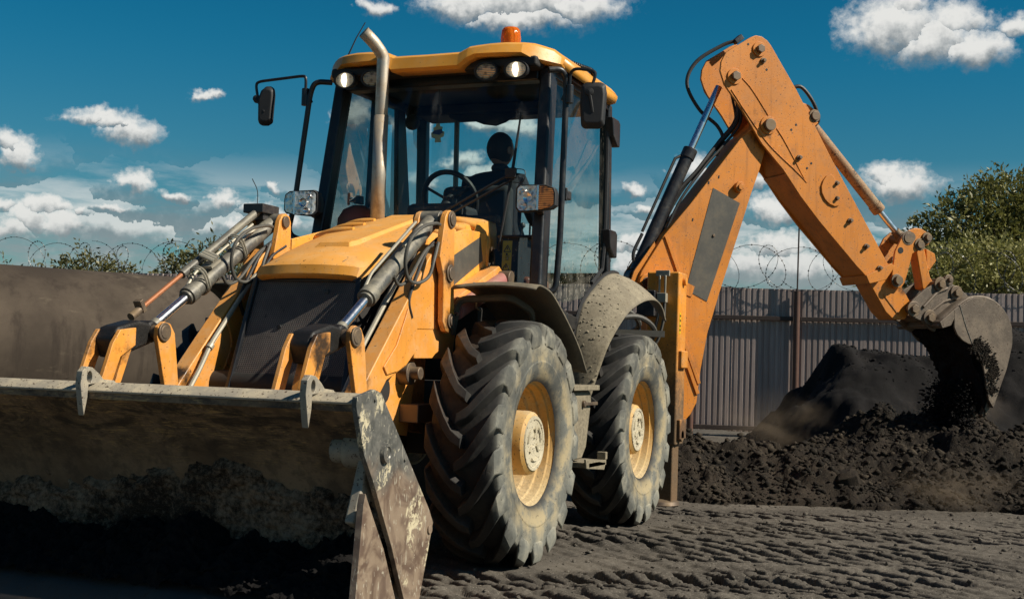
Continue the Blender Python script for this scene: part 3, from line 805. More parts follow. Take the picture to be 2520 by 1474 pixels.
# ------------------------------------------------------------------ trees and bushes behind the fence
def foliage(blobs, n, leaf, seed, droop=.0, spread=.35):
    r = np.random.default_rng(seed)
    b = np.array(blobs, float); wgt = (b[:, 3]*b[:, 4]*b[:, 5])**.75; wgt /= wgt.sum()
    # sprays: twigs of leaves pointing outwards
    ns = n//9; idx = r.choice(len(b), ns, p=wgt)
    d = r.normal(size=(ns, 3)); d /= np.linalg.norm(d, axis=1, keepdims=True)
    rad = .55+.5*r.random(ns)**.6
    c = b[idx, :3]+d*b[idx, 3:6]*rad[:, None]
    tw = d*[1, 1, .6]+r.normal(size=(ns, 3))*.5+np.array([0, 0, .35-droop]); tw /= np.linalg.norm(tw, axis=1, keepdims=True)
    tl = spread*(.5+r.random(ns))
    t = r.random((ns, 9))
    p = (c[:, None]+tw[:, None]*(tl[:, None]*t)[..., None]+r.normal(size=(ns, 9, 3))*.045).reshape(-1, 3)
    m = len(p)
    a = np.repeat(tw, 9, 0)+r.normal(size=(m, 3))*.7; a /= np.linalg.norm(a, axis=1, keepdims=True)
    q = np.cross(a, r.normal(size=(m, 3))); q /= np.linalg.norm(q, axis=1, keepdims=True)
    l = leaf*(.6+.8*r.random((m, 1)))
    v = np.stack([p, p+a*l*.5+q*l*.2, p+a*l, p+a*l*.5-q*l*.2], 1).reshape(-1, 3)
    return v, np.arange(m*4).reshape(-1, 4)
def tree(name, base, blobs, n, leaf, mat, seed, label, cat, trunk=.12, droop=0, spread=.35, group=None):
    root = empty(name, base, label, cat, group)
    bx, by, _ = base
    v, f = foliage(blobs, n, leaf, seed, droop, spread)
    np_mesh('crown', v-np.array([bx, by, 0]), f, mat, root, smooth=False)
    m = MB(); r = random.Random(seed)
    top = max(b[2] for b in blobs)
    m.tube([(0, 0, -.2), (.04, .05, top*.3), (.0, .1, top*.6)], [trunk, trunk*.8, trunk*.55], 8)
    for b in blobs:
        e = Vector((b[0]-bx, b[1]-by, b[2])); s = Vector((0, .03, top*r.uniform(.25, .5)))
        mid = s.lerp(e, .5)+Vector((r.uniform(-.15, .15), r.uniform(-.15, .15), .15))
        m.tube(spline([s, mid, e], 4), [trunk*.42*(1-i/9*.7) for i in range(9)], 6)
        for q in range(5):
            d = Vector((r.uniform(-1, 1)*b[3], r.uniform(-1, 1)*b[4], r.uniform(-.2, 1)*b[5]))*.8
            m.tube([mid.lerp(e, .6), e+d*.5, e+d], [trunk*.14, trunk*.09, trunk*.04], 4)
    build(m, 'trunk', M['bark'], root)
    return root
def YD(s, w, z): x, y = yard(s, w); return (x, y, z)
def blobs(lst): return [(*YD(s, w, z), rx, rx, rz) for s, w, z, rx, rz in lst]
tree('broadleaf_tree', YD(11.8, 30.5, 0), blobs([(10.2,30,3.9,1.0,.8),(11.0,30,4.6,1.2,.9),(11.9,30.3,5.2,1.1,.8),(12.6,30,4.7,1.2,.9),(11.6,29.6,3.9,1.5,.9),(13.2,30.4,4.2,1.3,1.2),(10.6,30,3.2,1.0,.8),(12.2,30.5,5.6,.7,.5)]),
     30000, .13, M['leaf_dark'], 21, 'large dark green tree rising behind the right end of the fence', 'tree', .2)
tree('broadleaf_tree', YD(15.2, 31.5, 0), blobs([(14.0,31,5.1,1.1,.9),(14.9,31.2,5.6,1.3,.9),(15.6,31.4,4.6,1.5,1.2),(14.2,31,4.1,1.2,.9),(16.5,31.6,5.2,1.5,1.1)]),
     16000, .13, M['leaf_dark'], 22, 'dark green tree cut by the right edge of the picture', 'tree', .2)
tree('pale_shrub', YD(8.9, 25.5, 0), blobs([(7.9,25,2.9,.55,.6),(8.5,25.2,3.15,.7,.55),(9.3,25.3,3.2,.8,.6),(10.0,25.4,3.1,.8,.6),(10.6,25.6,3.3,.8,.6)]),
     17000, .10, M['leaf_pale'], 23, 'pale olive willow shrub showing over the fence beside the digger bucket', 'shrub', .1, .1)
tree('pale_shrub', YD(11.8, 25.8, 0), blobs([(11.2,25.6,3.2,.8,.6),(11.9,25.6,3.2,.8,.65),(12.6,25.8,3.1,.9,.6)]),
     10000, .10, M['leaf_pale'], 24, 'pale olive willow shrub over the fence at the right picture edge', 'shrub', .1, .1)
tree('green_bush', YD(-8.35, 25.2, 0), blobs([(-8.85,25,2.45,.33,.3),(-8.45,25,2.62,.33,.32),(-8.0,25.2,2.5,.36,.3)]),
     2600, .10, M['leaf_mid'], 25, 'small green bush tip showing above the middle of the brown pipe', 'bush', .06, 0, .3)
tree('green_bush', YD(-6.1, 25.2, 0), blobs([(-6.5,25,2.6,.4,.4),(-6.15,25.2,2.88,.38,.38),(-5.7,25.2,2.72,.45,.4),(-5.3,25.4,2.5,.4,.35)]),
     4600, .10, M['leaf_mid'], 26, 'taller green bush behind the right loader ram', 'bush', .07, 0, .35)
tree('green_bush', YD(-9.9, 25, 0), blobs([(-10.1,25,2.45,.35,.25),(-9.6,25,2.4,.3,.2)]),
     900, .10, M['leaf_mid'], 27, 'tiny green bush tip above the pipe at the left picture edge', 'bush', .05, 0, .25)

# ================================================================== the backhoe loader
# X forward (towards its loader bucket), Y to its left, origin on the ground under the rear axle
BH = empty('backhoe_loader', (0, 0, 0), 'muddy yellow backhoe loader with raised digging arm, lit work lights and front bucket', 'backhoe loader')
FX, RX, HZ = 2.2, 0.0, .69
def both(m): return [(m, 1), (m.mirror(), -1)]

# ---- wheels
def tyre_mesh():
    m = MB()
    prof = [(.355,-.165),(.385,-.185),(.44,-.200),(.52,-.208),(.585,-.206),(.612,-.198),(.628,-.17),(.634,-.09),(.636,0),(.634,.09),(.628,.17),(.612,.198),(.585,.206),(.52,.208),(.475,.2045),(.470,.2075),(.44,.201),(.385,.187),(.355,.165)]
    m.lathe(prof, (0,0,0), (0,1,0), 80, x=(1,0,0))
    nl = 17
    def place(a, y, r): return (r*math.cos(a), y, r*math.sin(a))
    # along the lug: (y, outer radius, base radius, half width)
    st = [(-.018,.701,.620,.027),(.04,.704,.620,.033),(.09,.703,.618,.039),(.14,.698,.615,.047),(.180,.690,.605,.057),(.203,.674,.59,.064),(.2165,.640,.575,.066),(.2195,.600,.57,.060),(.2145,.562,.556,.040)]
    for sd in (1, -1):
        for i in range(nl):
            a0 = 2*math.pi*(i+(.5 if sd < 0 else 0))/nl
            rows = []
            for k, (y, ro, rb, hw) in enumerate(st):
                s = min(max(y, 0)/.205, 1.0)
                lead = -.42*(1-s**1.25) if k < 6 else 0.0
                a = a0+lead
                bw = hw*1.35
                w = hw/ro; b2 = bw/ro
                yb = y if k < 4 else y-.008
                rows.append([place(a-b2, sd*yb, rb), place(a-w, sd*y, ro), place(a+w, sd*y, ro), place(a+b2, sd*yb, rb)])
            n0 = len(m.v)
            m.grid(rows)
            m.add(rows[0], [(0,1,2,3)]); m.add(rows[-1], [(3,2,1,0)])
    return m
def rim_mesh():
    m = MB()
    # barrel with stepped drop centre, lip outside; disc set deep inside
    m.lathe([(.345,-.17),(.375,-.172),(.378,-.16),(.352,-.15),(.345,-.10),(.315,-.06),(.315,.02),(.338,.06),(.345,.125),(.356,.140),(.372,.150),(.386,.160),(.388,.172),(.378,.178),(.368,.172),(.358,.160),(.350,.135),(.340,.128),(.334,.085),(.322,.078),(.316,.03),(.300,.02),(.292,-.06),(.280,-.10),(.22,-.115),(.0,-.115)], (0,0,0), (0,1,0), 64, x=(1,0,0))
    return m
def hub_mesh(out):
    m = MB()
    m.lathe([(.215,-.115),(.215,-.085),(.186,-.07),(.184,out-.04),(.178,out-.014),(.162,out),(.0,out)], (0,0,0), (0,1,0), 40, x=(1,0,0))
    return m
def cap_mesh(out):
    m = MB()
    m.lathe([(.158,out),(.155,out+.008),(.138,out+.008),(.133,out+.003),(.0,out+.003)], (0,0,0), (0,1,0), 40, x=(1,0,0))
    for k in range(3):
        a = 2*math.pi*k/3+.5
        pts = [(.098*math.cos(a+t*.22), out+.006, .098*math.sin(a+t*.22)) for t in range(-2, 3)]
        m.tube(pts, .009, 6)
        m.tube([(.03*math.cos(a+.9), out+.006, .03*math.sin(a+.9)), (.062*math.cos(a+1.2), out+.006, .062*math.sin(a+1.2)), (.085*math.cos(a+1.0), out+.006, .085*math.sin(a+1.0))], .010, 6)
    return m
def nut_mesh(rad, y, n=8):
    m = MB()
    for i in range(n):
        a = 2*math.pi*i/n+.2
        c = Vector((rad*math.cos(a), y, rad*math.sin(a)))
        m.cyl(c, c+Vector((0, .035, 0)), .016, n=6)
        m.cyl(c, c+Vector((0, .012, 0)), .024, n=12)
    return m
tyre_me = rim_me = None
def wheel(x, side, out, rot):
    global tyre_me, rim_me
    w = bpy.data.objects.new('wheel', None); col.objects.link(w); w.parent = BH; w.location = (x, side*.925, HZ)
    w.rotation_euler = (0, 0, 0 if side > 0 else math.pi)
    if tyre_me is None:
        o = build(tyre_mesh(), 'tyre', M['tyre'], w, smooth=32); tyre_me = o.data
        bv = o.modifiers.new('bevel', 'BEVEL'); bv.width = .006; bv.segments = 2; bv.limit_method = 'ANGLE'; bv.angle_limit = R(38)
        o2 = build(rim_mesh(), 'rim', M['rim'], w, smooth=35); rim_me = o2.data
    else:
        o = bpy.data.objects.new('tyre', tyre_me); col.objects.link(o); o.parent = w
        bv = o.modifiers.new('bevel', 'BEVEL'); bv.width = .006; bv.segments = 2; bv.limit_method = 'ANGLE'; bv.angle_limit = R(38)
        o2 = bpy.data.objects.new('rim', rim_me); col.objects.link(o2); o2.parent = w
    if side < 0: o.scale = (-1, 1, 1)   # tread pattern handed
    o.rotation_euler = (0, rot, 0)
    build(hub_mesh(out), 'hub', M['hub'], w, smooth=35)
    build(cap_mesh(out), 'hub_cap', M['cap'], w, smooth=35)
    build(nut_mesh(.245, -.112), 'wheel_nuts', M['pin'], w, smooth=30)['kind'] = 'stuff'
    return w
wheel(FX, 1, .165, .10); wheel(RX, 1, .135, .22); wheel(FX, -1, .145, .05); wheel(RX, -1, .135, .3)

# ---- chassis, axles
m = MB().box((-1.2,-.33,.62), (2.75,.33,1.02)); m.box((2.4,-.30,.75), (2.95,.30,1.3)); m.box((-.2,-.42,.95), (1.5,.42,1.5))
build(m, 'chassis', M['dark'], BH, bevel=.02)
for x in (RX, FX):
    m = MB().beam((x,-.72,HZ), (x,.72,HZ), .2, .18); m.lathe([(.0,-.2),(.16,-.2),(.2,-.05),(.2,.05),(.16,.2),(0,.2)], (x,0,HZ), (0,1,0), 24)
    for s in (1, -1): m.cyl((x,s*.62,HZ), (x,s*.86,HZ), .15, .17)
    build(m, 'axle', M['dark'], BH, bevel=.01)
# stub of the steering and hoses seen in front of the front wheel
m = MB().box((2.45,.44,.80), (2.75,.62,.90)); build(m, 'steering_joint', M['pin'], BH, bevel=.006)

# ---- loader arms
ARM = [(2.43,1.45),(2.47,1.70),(2.54,1.79),(2.63,1.80),(2.74,1.70),(3.43,1.00),(3.80,.58),(3.84,.44),(3.70,.42),(3.52,.55),(3.26,.95),(3.18,1.03),(2.96,1.11),(2.86,1.18),(2.84,1.31),(2.45,1.32)]
ARM = [(x-.085, z) for x, z in ARM]
m = MB().xz(ARM, .505, .602)
for mm, s in both(m):
    arm = build(mm, 'loader_arm', M['yellow'], BH, bevel=.008)
    q = MB().xz([(2.89,1.42),(2.81,1.30),(2.99,1.08),(3.11,1.06),(3.15,1.10),(3.01,1.22)], s*.602, s*.612)
    build(q, 'weld_plate', M['yellow'], arm, bevel=.004)
    q = MB().tube(bend([(2.50,s*.472,1.72),(2.75,s*.472,1.60),(3.14,s*.472,1.20),(3.24,s*.472,1.05),(3.44,s*.472,.80)], .05), .014, 8)
    q.cyl((3.14,s*.472,1.19), (3.16,s*.472,1.17), .021)
    build(q, 'hydraulic_pipe', M['steel_pipe'], arm)
    q = MB().xz([(2.58,1.66),(2.70,1.60),(3.28,1.00),(3.42,.80),(2.64,.72),(2.58,1.0)], s*.487, s*.503); build(q, 'inner_plate', M['yellow'], arm, bevel=.004)
    q = MB().tube(spline([(2.98,s*.485,1.33),(2.93,s*.485,1.2),(3.0,s*.485,1.05),(3.1,s*.485,.95)], 6), .006, 6); build(q, 'weld_bead', M['yellow'], arm)
    q = MB().cyl((3.70,s*.48,.49), (3.70,s*.66,.49), .045); build(q, 'pivot_pin', M['pin'], arm, bevel=.004)
for s in (1, -1):
    q = MB().xz([(2.78,1.31),(2.78,1.15),(2.28,1.16),(2.24,1.36),(2.40,1.40)], s*.54, s*.598); build(q, 'pivot_plate', M['yellow'], BH, bevel=.005)
    q = MB().cyl((2.74,s*.49,1.07), (2.74,s*.625,1.07), .036, n=20); q.cyl((2.74,s*.49,1.07), (2.74,s*.57,1.07), .065, n=20); build(q, 'arm_pivot', M['pin'], BH, bevel=.006)
    q = MB().xz([(2.9,1.16),(2.95,.80),(2.35,.72),(2.35,1.16)], s*.40, s*.46); build(q, 'chassis_plate', M['orange_low'], BH, bevel=.005)
m = MB().cyl((3.05,-.56,.98), (3.05,.56,.98), .075); build(m, 'cross_tube', M['dark'], BH)

# ---- bell cranks (upright links with the ram heads)
CR = [(2.545,1.95),(2.52,1.985),(2.48,2.0),(2.44,1.985),(2.42,1.95),(2.405,1.66),(2.385,1.40),(2.40,1.33),(2.44,1.30),(2.49,1.31),(2.53,1.36),(2.545,1.62),(2.60,1.72)]
for s in (1, -1):
    cr = build(MB().xz([(x+.02, z) for x, z in CR], s*.622, s*.658), 'bell_crank', M['yellow'], BH, bevel=.006)
    build(MB().xz(CR, s*.445, s*.480), 'inner_plate', M['yellow'], cr, bevel=.006)
    for (x, z), r in (((2.482,1.945),.036), ((2.475,1.64),.036), ((2.445,1.37),.030)):
        q = MB().cyl((x+.01,s*.43,z), (x+.01,s*.676,z), r); q.cyl((x+.01,s*.658,z), (x+.01,s*.668,z), r+.014)
        build(q, 'pin', M['pin'], cr, bevel=.004)

# ---- tilt levers at the front
for s in (1, -1):
    yc = s*.565
    fl = [(3.76,1.26),(3.88,1.245),(3.93,1.18),(4.05,.88),(4.045,.60),(3.97,.58),(3.985,.84),(3.87,1.11),(3.76,1.17)]
    lv = build(MB().xz(fl, yc-.080, yc-.056), 'tilt_lever', M['yellow'], BH, bevel=.004)
    q = MB().xz(fl, yc+.056, yc+.080); build(q, 'lever_plate', M['yellow'], lv, bevel=.004)
    q = MB().xz([(3.80,1.19),(3.76,1.15),(3.88,.86),(3.90,.60),(3.93,.60),(3.91,.88)], yc-.056, yc+.056); build(q, 'web', M['yellow'], lv, bevel=.004)
    q = MB().xz([(3.585,1.30),(3.53,1.29),(3.49,1.24),(3.42,.86),(3.39,.62),(3.47,.60),(3.51,.82),(3.635,1.22),(3.63,1.27)], yc+.086, yc+.114)
    build(q, 'drop_link', M['yellow'], lv, bevel=.005)
    q = MB().cyl((3.585,yc-.10,1.245), (3.585,yc+.130,1.245), .036); q.cyl((3.585,yc+.114,1.245), (3.585,yc+.126,1.245), .050)
    build(q, 'pin', M['pin'], lv, bevel=.005)
    q = MB().cyl((3.585,yc-.052,1.245), (3.585,yc+.052,1.245), .058, n=24); q.xz([(3.53,1.28),(3.70,1.30),(3.86,1.262),(3.905,1.20),(3.86,1.10),(3.60,1.18)], yc-.072, yc+.052)
    build(q, 'greasy_boss', M['grease'], lv, bevel=.02)

# ---- shovel rams
def ram(a, b, t0, r, rr, parent, name, mat, s):
    a, b = Vector(a), Vector(b); d = (b-a); p = a+d*t0
    q = MB().cyl(a+d*.02, p, r, n=28); o = build(q, name, mat, parent, bevel=.004)
    q = MB().cyl(p-d.normalized()*.05, p+d.normalized()*.012, r*1.13, n=28); q.cyl(p+d.normalized()*.012, p+d.normalized()*.03, r*.9, n=28)
    build(q, 'gland', mat, o, bevel=.004)
    q = MB().cyl(p, b-d.normalized()*.04, rr, n=24); build(q, 'rod', M['chrome'], o)
    q = MB().cyl(a-Vector((0,s*.06,0)), a+Vector((0,s*.06,0)), r*1.15, n=24); q.cyl(b-d.normalized()*.10, b-d.normalized()*.03, rr*1.25, n=24); q.cyl(b-Vector((0,s*.045,0)), b+Vector((0,s*.045,0)), rr*1.9, n=24)
    build(q, 'eye', M['steel_grey'], o, bevel=.004)
    return o
for s in (1, -1):
    A, Bq = (2.482,s*.535,1.945), (3.585,s*.562,1.245)
    o = ram(A, Bq, .70, .046, .024, BH, 'shovel_ram', M['steel_grey'], s)
    a, b = Vector(A), Vector(Bq); d = (b-a); u = Vector((.53,0,.85))
    at = lambda t, h, y=0: a+d*t+u*h+Vector((0,y,0))
    q = MB().tube(bend([at(.13,.07,-.02), at(.60,.07,-.02), at(.67,.04,-.02)], .03), .009, 8); q.tube([at(.16,.07,.035), at(.36,.07,.035)], .010, 8)
    build(q, 'ram_pipe', M['steel_pipe'], o)
    yo = .64 if s > 0 else -.46; yi = .60 if s > 0 else -.48
    H1 = [(2.60,1.905),(2.70,1.90),(2.86,1.86),(2.965,1.78),(2.98,1.67),(2.93,1.578),(2.842,1.559),(2.745,1.604),(2.70,1.70),(2.63,1.80)]
    H2 = [(2.575,1.80),(2.70,1.743),(2.863,1.594),(2.95,1.545),(3.01,1.542),(3.055,1.58)]
    q = MB().tube(spline([(x, yo+.02*math.sin(k), z) for k, (x, z) in enumerate(H1)], 8), .0100, 8)
    build(q, 'hose', M['hose_dusty'], o)
    q = MB().tube(spline([(x, yi, z) for x, z in H2], 8), .0095, 8); build(q, 'hose', M['hose_dusty'], o)
    for k in range(2):
        q = MB().tube(spline([(x-.05-.035*k, yi-.03*k*s, z-.03-.045*k) for x, z in [(2.55,1.88),(2.70,1.80),(2.82,1.66),(2.92,1.50),(2.88,1.40)]], 8), .0100, 8); build(q, 'hose', M['hose'], o)
    if s < 0:   # level indicator with its guide tube and straps, right side only
        g = lambda t, h=.10, y=-.045: a+d*t+u*h+Vector((0,y,0))
        q = MB().cyl(g(.02), g(.66), .024, n=18); build(q, 'guide_tube', M['steel_grey'], o)
        q = MB().cyl(g(.64), g(.955), .013, n=12); build(q, 'indicator_rod', M['copper'], o)
        q = MB().cyl(g(.945), g(1.02), .022, n=12); q.beam(g(.95,.08), g(.95,.15), .05, .03); build(q, 'rod_end', M['pin'], o, bevel=.004)
        for t in (.30, .60):
            q = MB()
            for t2 in (t, t+.015):
                c = at(t2, 0); ring = [c+(u*math.cos(k/24*6.283)+Vector((0,1,0))*math.sin(k/24*6.283))*.055+(u*(.055 if 0.2 < (math.cos(k/24*6.283)) else 0)) for k in range(25)]
                q.tube(ring, .006, 5)
            build(q, 'strap', M['steel_pipe'], o)
        q = MB()
        for k in range(3): q.tube([at(.50+k*.018,.10,.06), at(.50+k*.018,.14,-.02)], .011, 6)
        q.beam(at(.49,.075,.02), at(.56,.075,.02), .08, .015); build(q, 'clamp_block', M['steel_pipe'], o)
        q = MB().box((2.44,-.66,1.99), (2.62,-.52,2.045)); q.box((2.50,-.64,1.95), (2.58,-.54,1.99)); build(q, 'cover_box', M['black_ram'], o, bevel=.006)
        q = MB().tube(spline([(2.56,-.60,2.04),(2.55,-.61,2.13),(2.58,-.63,2.20)], 6), .0025, 4); build(q, 'loose_wire', M['hose'], o)

# ---- loader bucket (tipped forward)
BW0, BW1 = -1.30, 1.19
PROF = [(4.47,1.015),(4.40,.95),(4.27,.85),(4.13,.68),(4.04,.46),(4.01,.24),(4.05,.07)]
def prof_pts(n=46):
    sp = spline([(x,0,z) for x, z in PROF], 8)
    return [(p.x, p.z) for p in sp]
def bucket_shell():
    pp = prof_pts(); rows = []
    for j in range(61):
        y = BW0+(BW1-BW0)*j/60; rows.append([(x, y, z) for x, z in pp])
    return MB().grid(rows)
LB = build(bucket_shell(), 'loader_bucket', M['bucket_in'], BH, solid=.018)
LB.location.z = -.05
m = MB().xz([(4.30,1.045),(4.445,1.047),(4.497,1.012),(4.495,1.002),(4.30,1.005)], BW0, BW1); build(m, 'top_edge', M['bucket'], LB, bevel=.004)
m = MB().box((4.475,BW0,.975), (4.490,BW1,1.001)); build(m, 'edge_lip', M['bucket_in'], LB)
EP = [(4.51,1.0),(4.505,1.035),(4.36,1.065),(4.30,1.05),(3.80,.52),(3.76,.46),(3.78,.40),(3.90,.06),(3.965,.05),(4.16,.40),(4.34,.68),(4.43,.80)]
for y0, y1 in ((BW1, BW1+.024), (BW0-.024, BW0)):
    e = build(MB().xz(EP, y0, y1), 'end_plate', M['plate'], LB, bevel=.003)
    ys = 1 if y0 > 0 else -1; yo = y1 if y0 > 0 else y0
    q = MB().lathe([(.0,.012),(.022,.012),(.028,.018),(.040,.018),(.045,.0)], (4.255,yo,.80), (0,ys,0), 28); build(q, 'pivot_boss', M['plate'], e, smooth=30)
    for x, z, r in ((3.80,.435,.020),(4.36,1.02,.006),(4.49,.955,.006),(4.03,.13,.010),(4.07,.86-.1,.007)):
        q = MB().cyl((x,yo,z), (x,yo+ys*.008,z), r, n=14); build(q, 'bolt', M['plate'], e, bevel=.002)
# front jaw of the clam
JAW = [(4.415,.645),(4.43,.60),(4.475,.16),(4.55,.04),(4.04,.03),(4.06,.07),(4.24,.40),(4.40,.62)]
m = MB().box((4.03,BW0+.01,.05), (4.06,BW1-.01,.20))
rows = []
for j in range(41):
    y = BW0+.01+(BW1-BW0-.02)*j/40
    rows.append([(4.06,y,.235),(4.14,y,.225),(4.30,y,.195),(4.46,y,.15),(4.58,y,.075)])
jw = build(MB().grid(rows), 'clam_jaw', M['jaw'], LB, solid=.02)
for y0, y1 in ((BW1-.002, BW1+.030), (BW0-.03, BW0+.002)):
    build(MB().xz(JAW, y0, y1), 'jaw_plate', M['plate'], jw, bevel=.003)
q = MB().cyl((4.24,BW1-.16,.80), (4.24,BW1,.80), .075, n=24); q.beam((4.24,BW1-.05,.80), (4.36,BW1-.05,.50), .05, .10); q.cyl((4.25,BW1-.22,.80), (4.25,BW1-.15,.80), .055)
build(q, 'jaw_hinge', M['bucket'], LB, bevel=.012)
LUG = [(4.525,.93),(4.548,1.04),(4.540,1.095),(4.515,1.117),(4.475,1.112),(4.43,1.085),(4.40,1.06),(4.33,1.055),(4.31,1.043),(4.44,1.043),(4.497,1.036),(4.50,.98),(4.517,.90)]
def lug(y):
    # plate with an eye: outline ring bridged to a hole
    bm = bmesh.new()
    c = (4.492, 1.070); n = 20; r = .021
    hole = [(c[0]+r*.8*math.cos(k/n*6.2832), c[1]+r*1.25*math.sin(k/n*6.2832)) for k in range(n)]
    ov = [bm.verts.new((x, y, z)) for x, z in LUG]; hv = [bm.verts.new((x, y, z)) for x, z in hole]
    es = [bm.edges.new((ov[i], ov[(i+1) % len(ov)])) for i in range(len(ov))]+[bm.edges.new((hv[i], hv[(i+1) % n])) for i in range(n)]
    bmesh.ops.triangle_fill(bm, use_beauty=True, use_dissolve=False, edges=es)
    ret = bmesh.ops.extrude_face_region(bm, geom=bm.faces[:])
    bmesh.ops.translate(bm, verts=[v for v in ret['geom'] if isinstance(v, bmesh.types.BMVert)], vec=(0, .032, 0))
    bmesh.ops.recalc_face_normals(bm, faces=bm.faces)
    me = bpy.data.meshes.new('lifting_lug'); bm.to_mesh(me); bm.free()
    return link(me, 'lifting_lug', M['bucket'], LB, bevel=.003)
lug(.97); lug(-.17); lug(-.98)
# soil clinging to the inside: crust over the lower half, black soil at the bottom
def clinging():
    pp = np.array(prof_pts()); 
    seglen = np.r_[0, np.cumsum(np.hypot(*np.diff(pp, axis=0).T))]; T = seglen[-1]
    ny, nt = 300, 130
    y = np.linspace(BW0+.02, BW1-.02, ny); t = np.linspace(.30*T, T*1.0, nt)
    Yg, Tg = np.meshgrid(y, t, indexing='ij')
    x = np.interp(Tg, seglen, pp[:, 0]); z = np.interp(Tg, seglen, pp[:, 1])
    top = .62+.10*fbm(Yg*2.2, Tg*0+1, 4, 61)
    a = .70+.07*fbm(Yg*3.5, Tg*3+1, 4, 63)       # crust line (fraction of the way down)
    f = Tg/T
    edge = f-(.49+.095*fbm(Yg*2.1, Yg*0+4, 5, 65)+.04*fbm(Yg*11, Tg*11, 3, 69))
    th = np.clip(edge*1.4, -.02, .045)+.016*fbm(Yg*14, Tg*14, 4, 67)*(edge > -.02)+.008*np.abs(fbm(Yg*40, Tg*40, 3, 71))
    th = np.where(edge > 0, th, -.02)
    nx = np.gradient(z, axis=1); nz = -np.gradient(x, axis=1); L = np.hypot(nx, nz)+1e-9
    nx, nz = -nx/L, -nz/L
    pts = np.stack([x+nx*th, Yg, z+nz*th], -1).reshape(-1, 3)
    o = np_mesh('soil_crust', pts, grid_faces(ny, nt), M['crust'], None); o.location.z = -.05
    return tag(o, 'dried grey-brown soil stuck to the inside of the loader bucket', 'soil', kind='stuff')
clinging()
def bucket_soil():
    ny, nt = 320, 90
    y = np.linspace(BW0+.02, BW1-.02, ny); t = np.linspace(0, 1, nt)
    Yg, Tg = np.meshgrid(y, t, indexing='ij')
    zt = .40+.060*fbm(Yg*2.6, Yg*0+2, 5, 81)+.05*fbm(Yg*8, Yg*0+7, 3, 83)
    x = 4.03+.43*Tg+.028*fbm(Yg*7, Tg*6, 4, 85)+.010*fbm(Yg*30, Tg*25, 3, 87)
    z = zt*(1-Tg)**.9+.19*Tg+.016*fbm(Yg*18, Tg*14, 4, 89)+.010*np.abs(fbm(Yg*50, Tg*40, 3, 91))
    o = np_mesh('bucket_soil', np.stack([x, Yg, z], -1).reshape(-1, 3), grid_faces(ny, nt), M['black_soil']); o.location.z = -.05
    return tag(o, 'black moist soil lying in the bottom of the loader bucket', 'soil', kind='stuff')
bucket_soil()

# ---- hood
HOODC = [(2.985,1.575,.315),(3.0,1.60,.325),(2.985,1.645,.33),(2.95,1.675,.335),(2.86,1.71,.345),(2.6,1.79,.37),(2.3,1.885,.40),(2.0,1.975,.435),(1.75,2.045,.46),(1.55,2.09,.475),(1.40,2.10,.48)]
def hood_mesh():
    rows = []
    for k, (x, z, w) in enumerate(HOODC):
        row = []
        edge = .035 if k < 3 else .05
        for j in range(-12, 13):
            t = j/12; a = abs(t)
            if a <= .8:
                yy = w*.97*t/.8*.985; zz = z-.035*(a/.8)**2*(1 if k > 2 else .3)
                xx = x-.05*(a/.8)**3*(1 if k < 5 else 0)
            else:
                u = (a-.8)/.2; yy = math.copysign(w*.97*.985+.018*math.sin(u*math.pi/2), t); zz = z-.035*(1 if k > 2 else .3)-(.02+.16*u*min(1, k/4))*u
                xx = x-.05*(1 if k < 5 else 0)-.02*u*(1 if k < 4 else 0)
            row.append((xx, yy, zz))
        rows.append(row)
    return MB().grid(rows)
hood = build(hood_mesh(), 'hood', M['hood'], BH, smooth=22, solid=.012)
def hz(x):   # hood height on the centre line
    xs = [c[0] for c in HOODC[2:]][::-1]; zs = [c[1] for c in HOODC[2:]][::-1]
    return float(np.interp(x, xs, zs))
def hw(x):
    xs = [c[0] for c in HOODC[2:]][::-1]; zs = [c[2] for c in HOODC[2:]][::-1]
    return float(np.interp(x, xs, zs))
def hp(x, y, up=0):
    t = abs(y)/(hw(x)*.955); return (x, y, hz(x)-.035*min(t, 1.2)**2+up)
# pressed rib on top
rib = [(2.66,-.15),(2.66,.10),(2.60,.13),(1.70,.15),(1.70,-.17),(2.60,-.17)]
m = MB(); n = len(rib); cx, cy = 2.1, .01
low = [hp(x, y, -.004) for x, y in rib]; hi_ = [hp(cx+(x-cx)*.94, cy+(y-cy)*.76, .030) for x, y in rib]
m.add(low+hi_, [tuple(range(n, 2*n))]+[(i, (i+1) % n, n+(i+1) % n, n+i) for i in range(n)])
build(m, 'hood_rib', M['hood'], hood, bevel=.004)
# stepped air intake louvres at the back of the hood, left and right
for s in (1, -1):
    for k, (x0, x1) in enumerate(((2.12,1.95),(1.95,1.78),(1.78,1.60))):
        y0, y1 = .19+.02*k, .47
        pth = [hp(x0-.02+.06*(1-math.cos(i/10*math.pi/2))-.10*(i/10)**2, s*(y0+(y1-y0)*i/10), .002-.02*(i/10)**3) for i in range(11)]
        q = MB().tube(pth, [.012+.020*math.sin(min(1, .25+i/8)*math.pi/2) for i in range(11)], 10); build(q, 'air_louvre', M['hood'], hood, smooth=50)
    q = MB().tube([hp(2.93-i*.155, s*.215, .0) for i in range(8)], .0035, 5); build(q, 'panel_seam', M['grey_decal'], hood)
m = MB().beam((1.42,-.50,2.08), (1.42,.50,2.08), .07, .05); build(m, 'rear_seal', M['rubber'], hood, bevel=.01)
# exhaust intake scoop at the back right: brown turret in front of the windscreen
m = MB().lathe([(.15,0),(.145,.07),(.11,.13),(.05,.16),(0,.165)], (1.45,-.52,2.02), (0,0,1), 24); build(m, 'pre_cleaner', M['red'], BH)

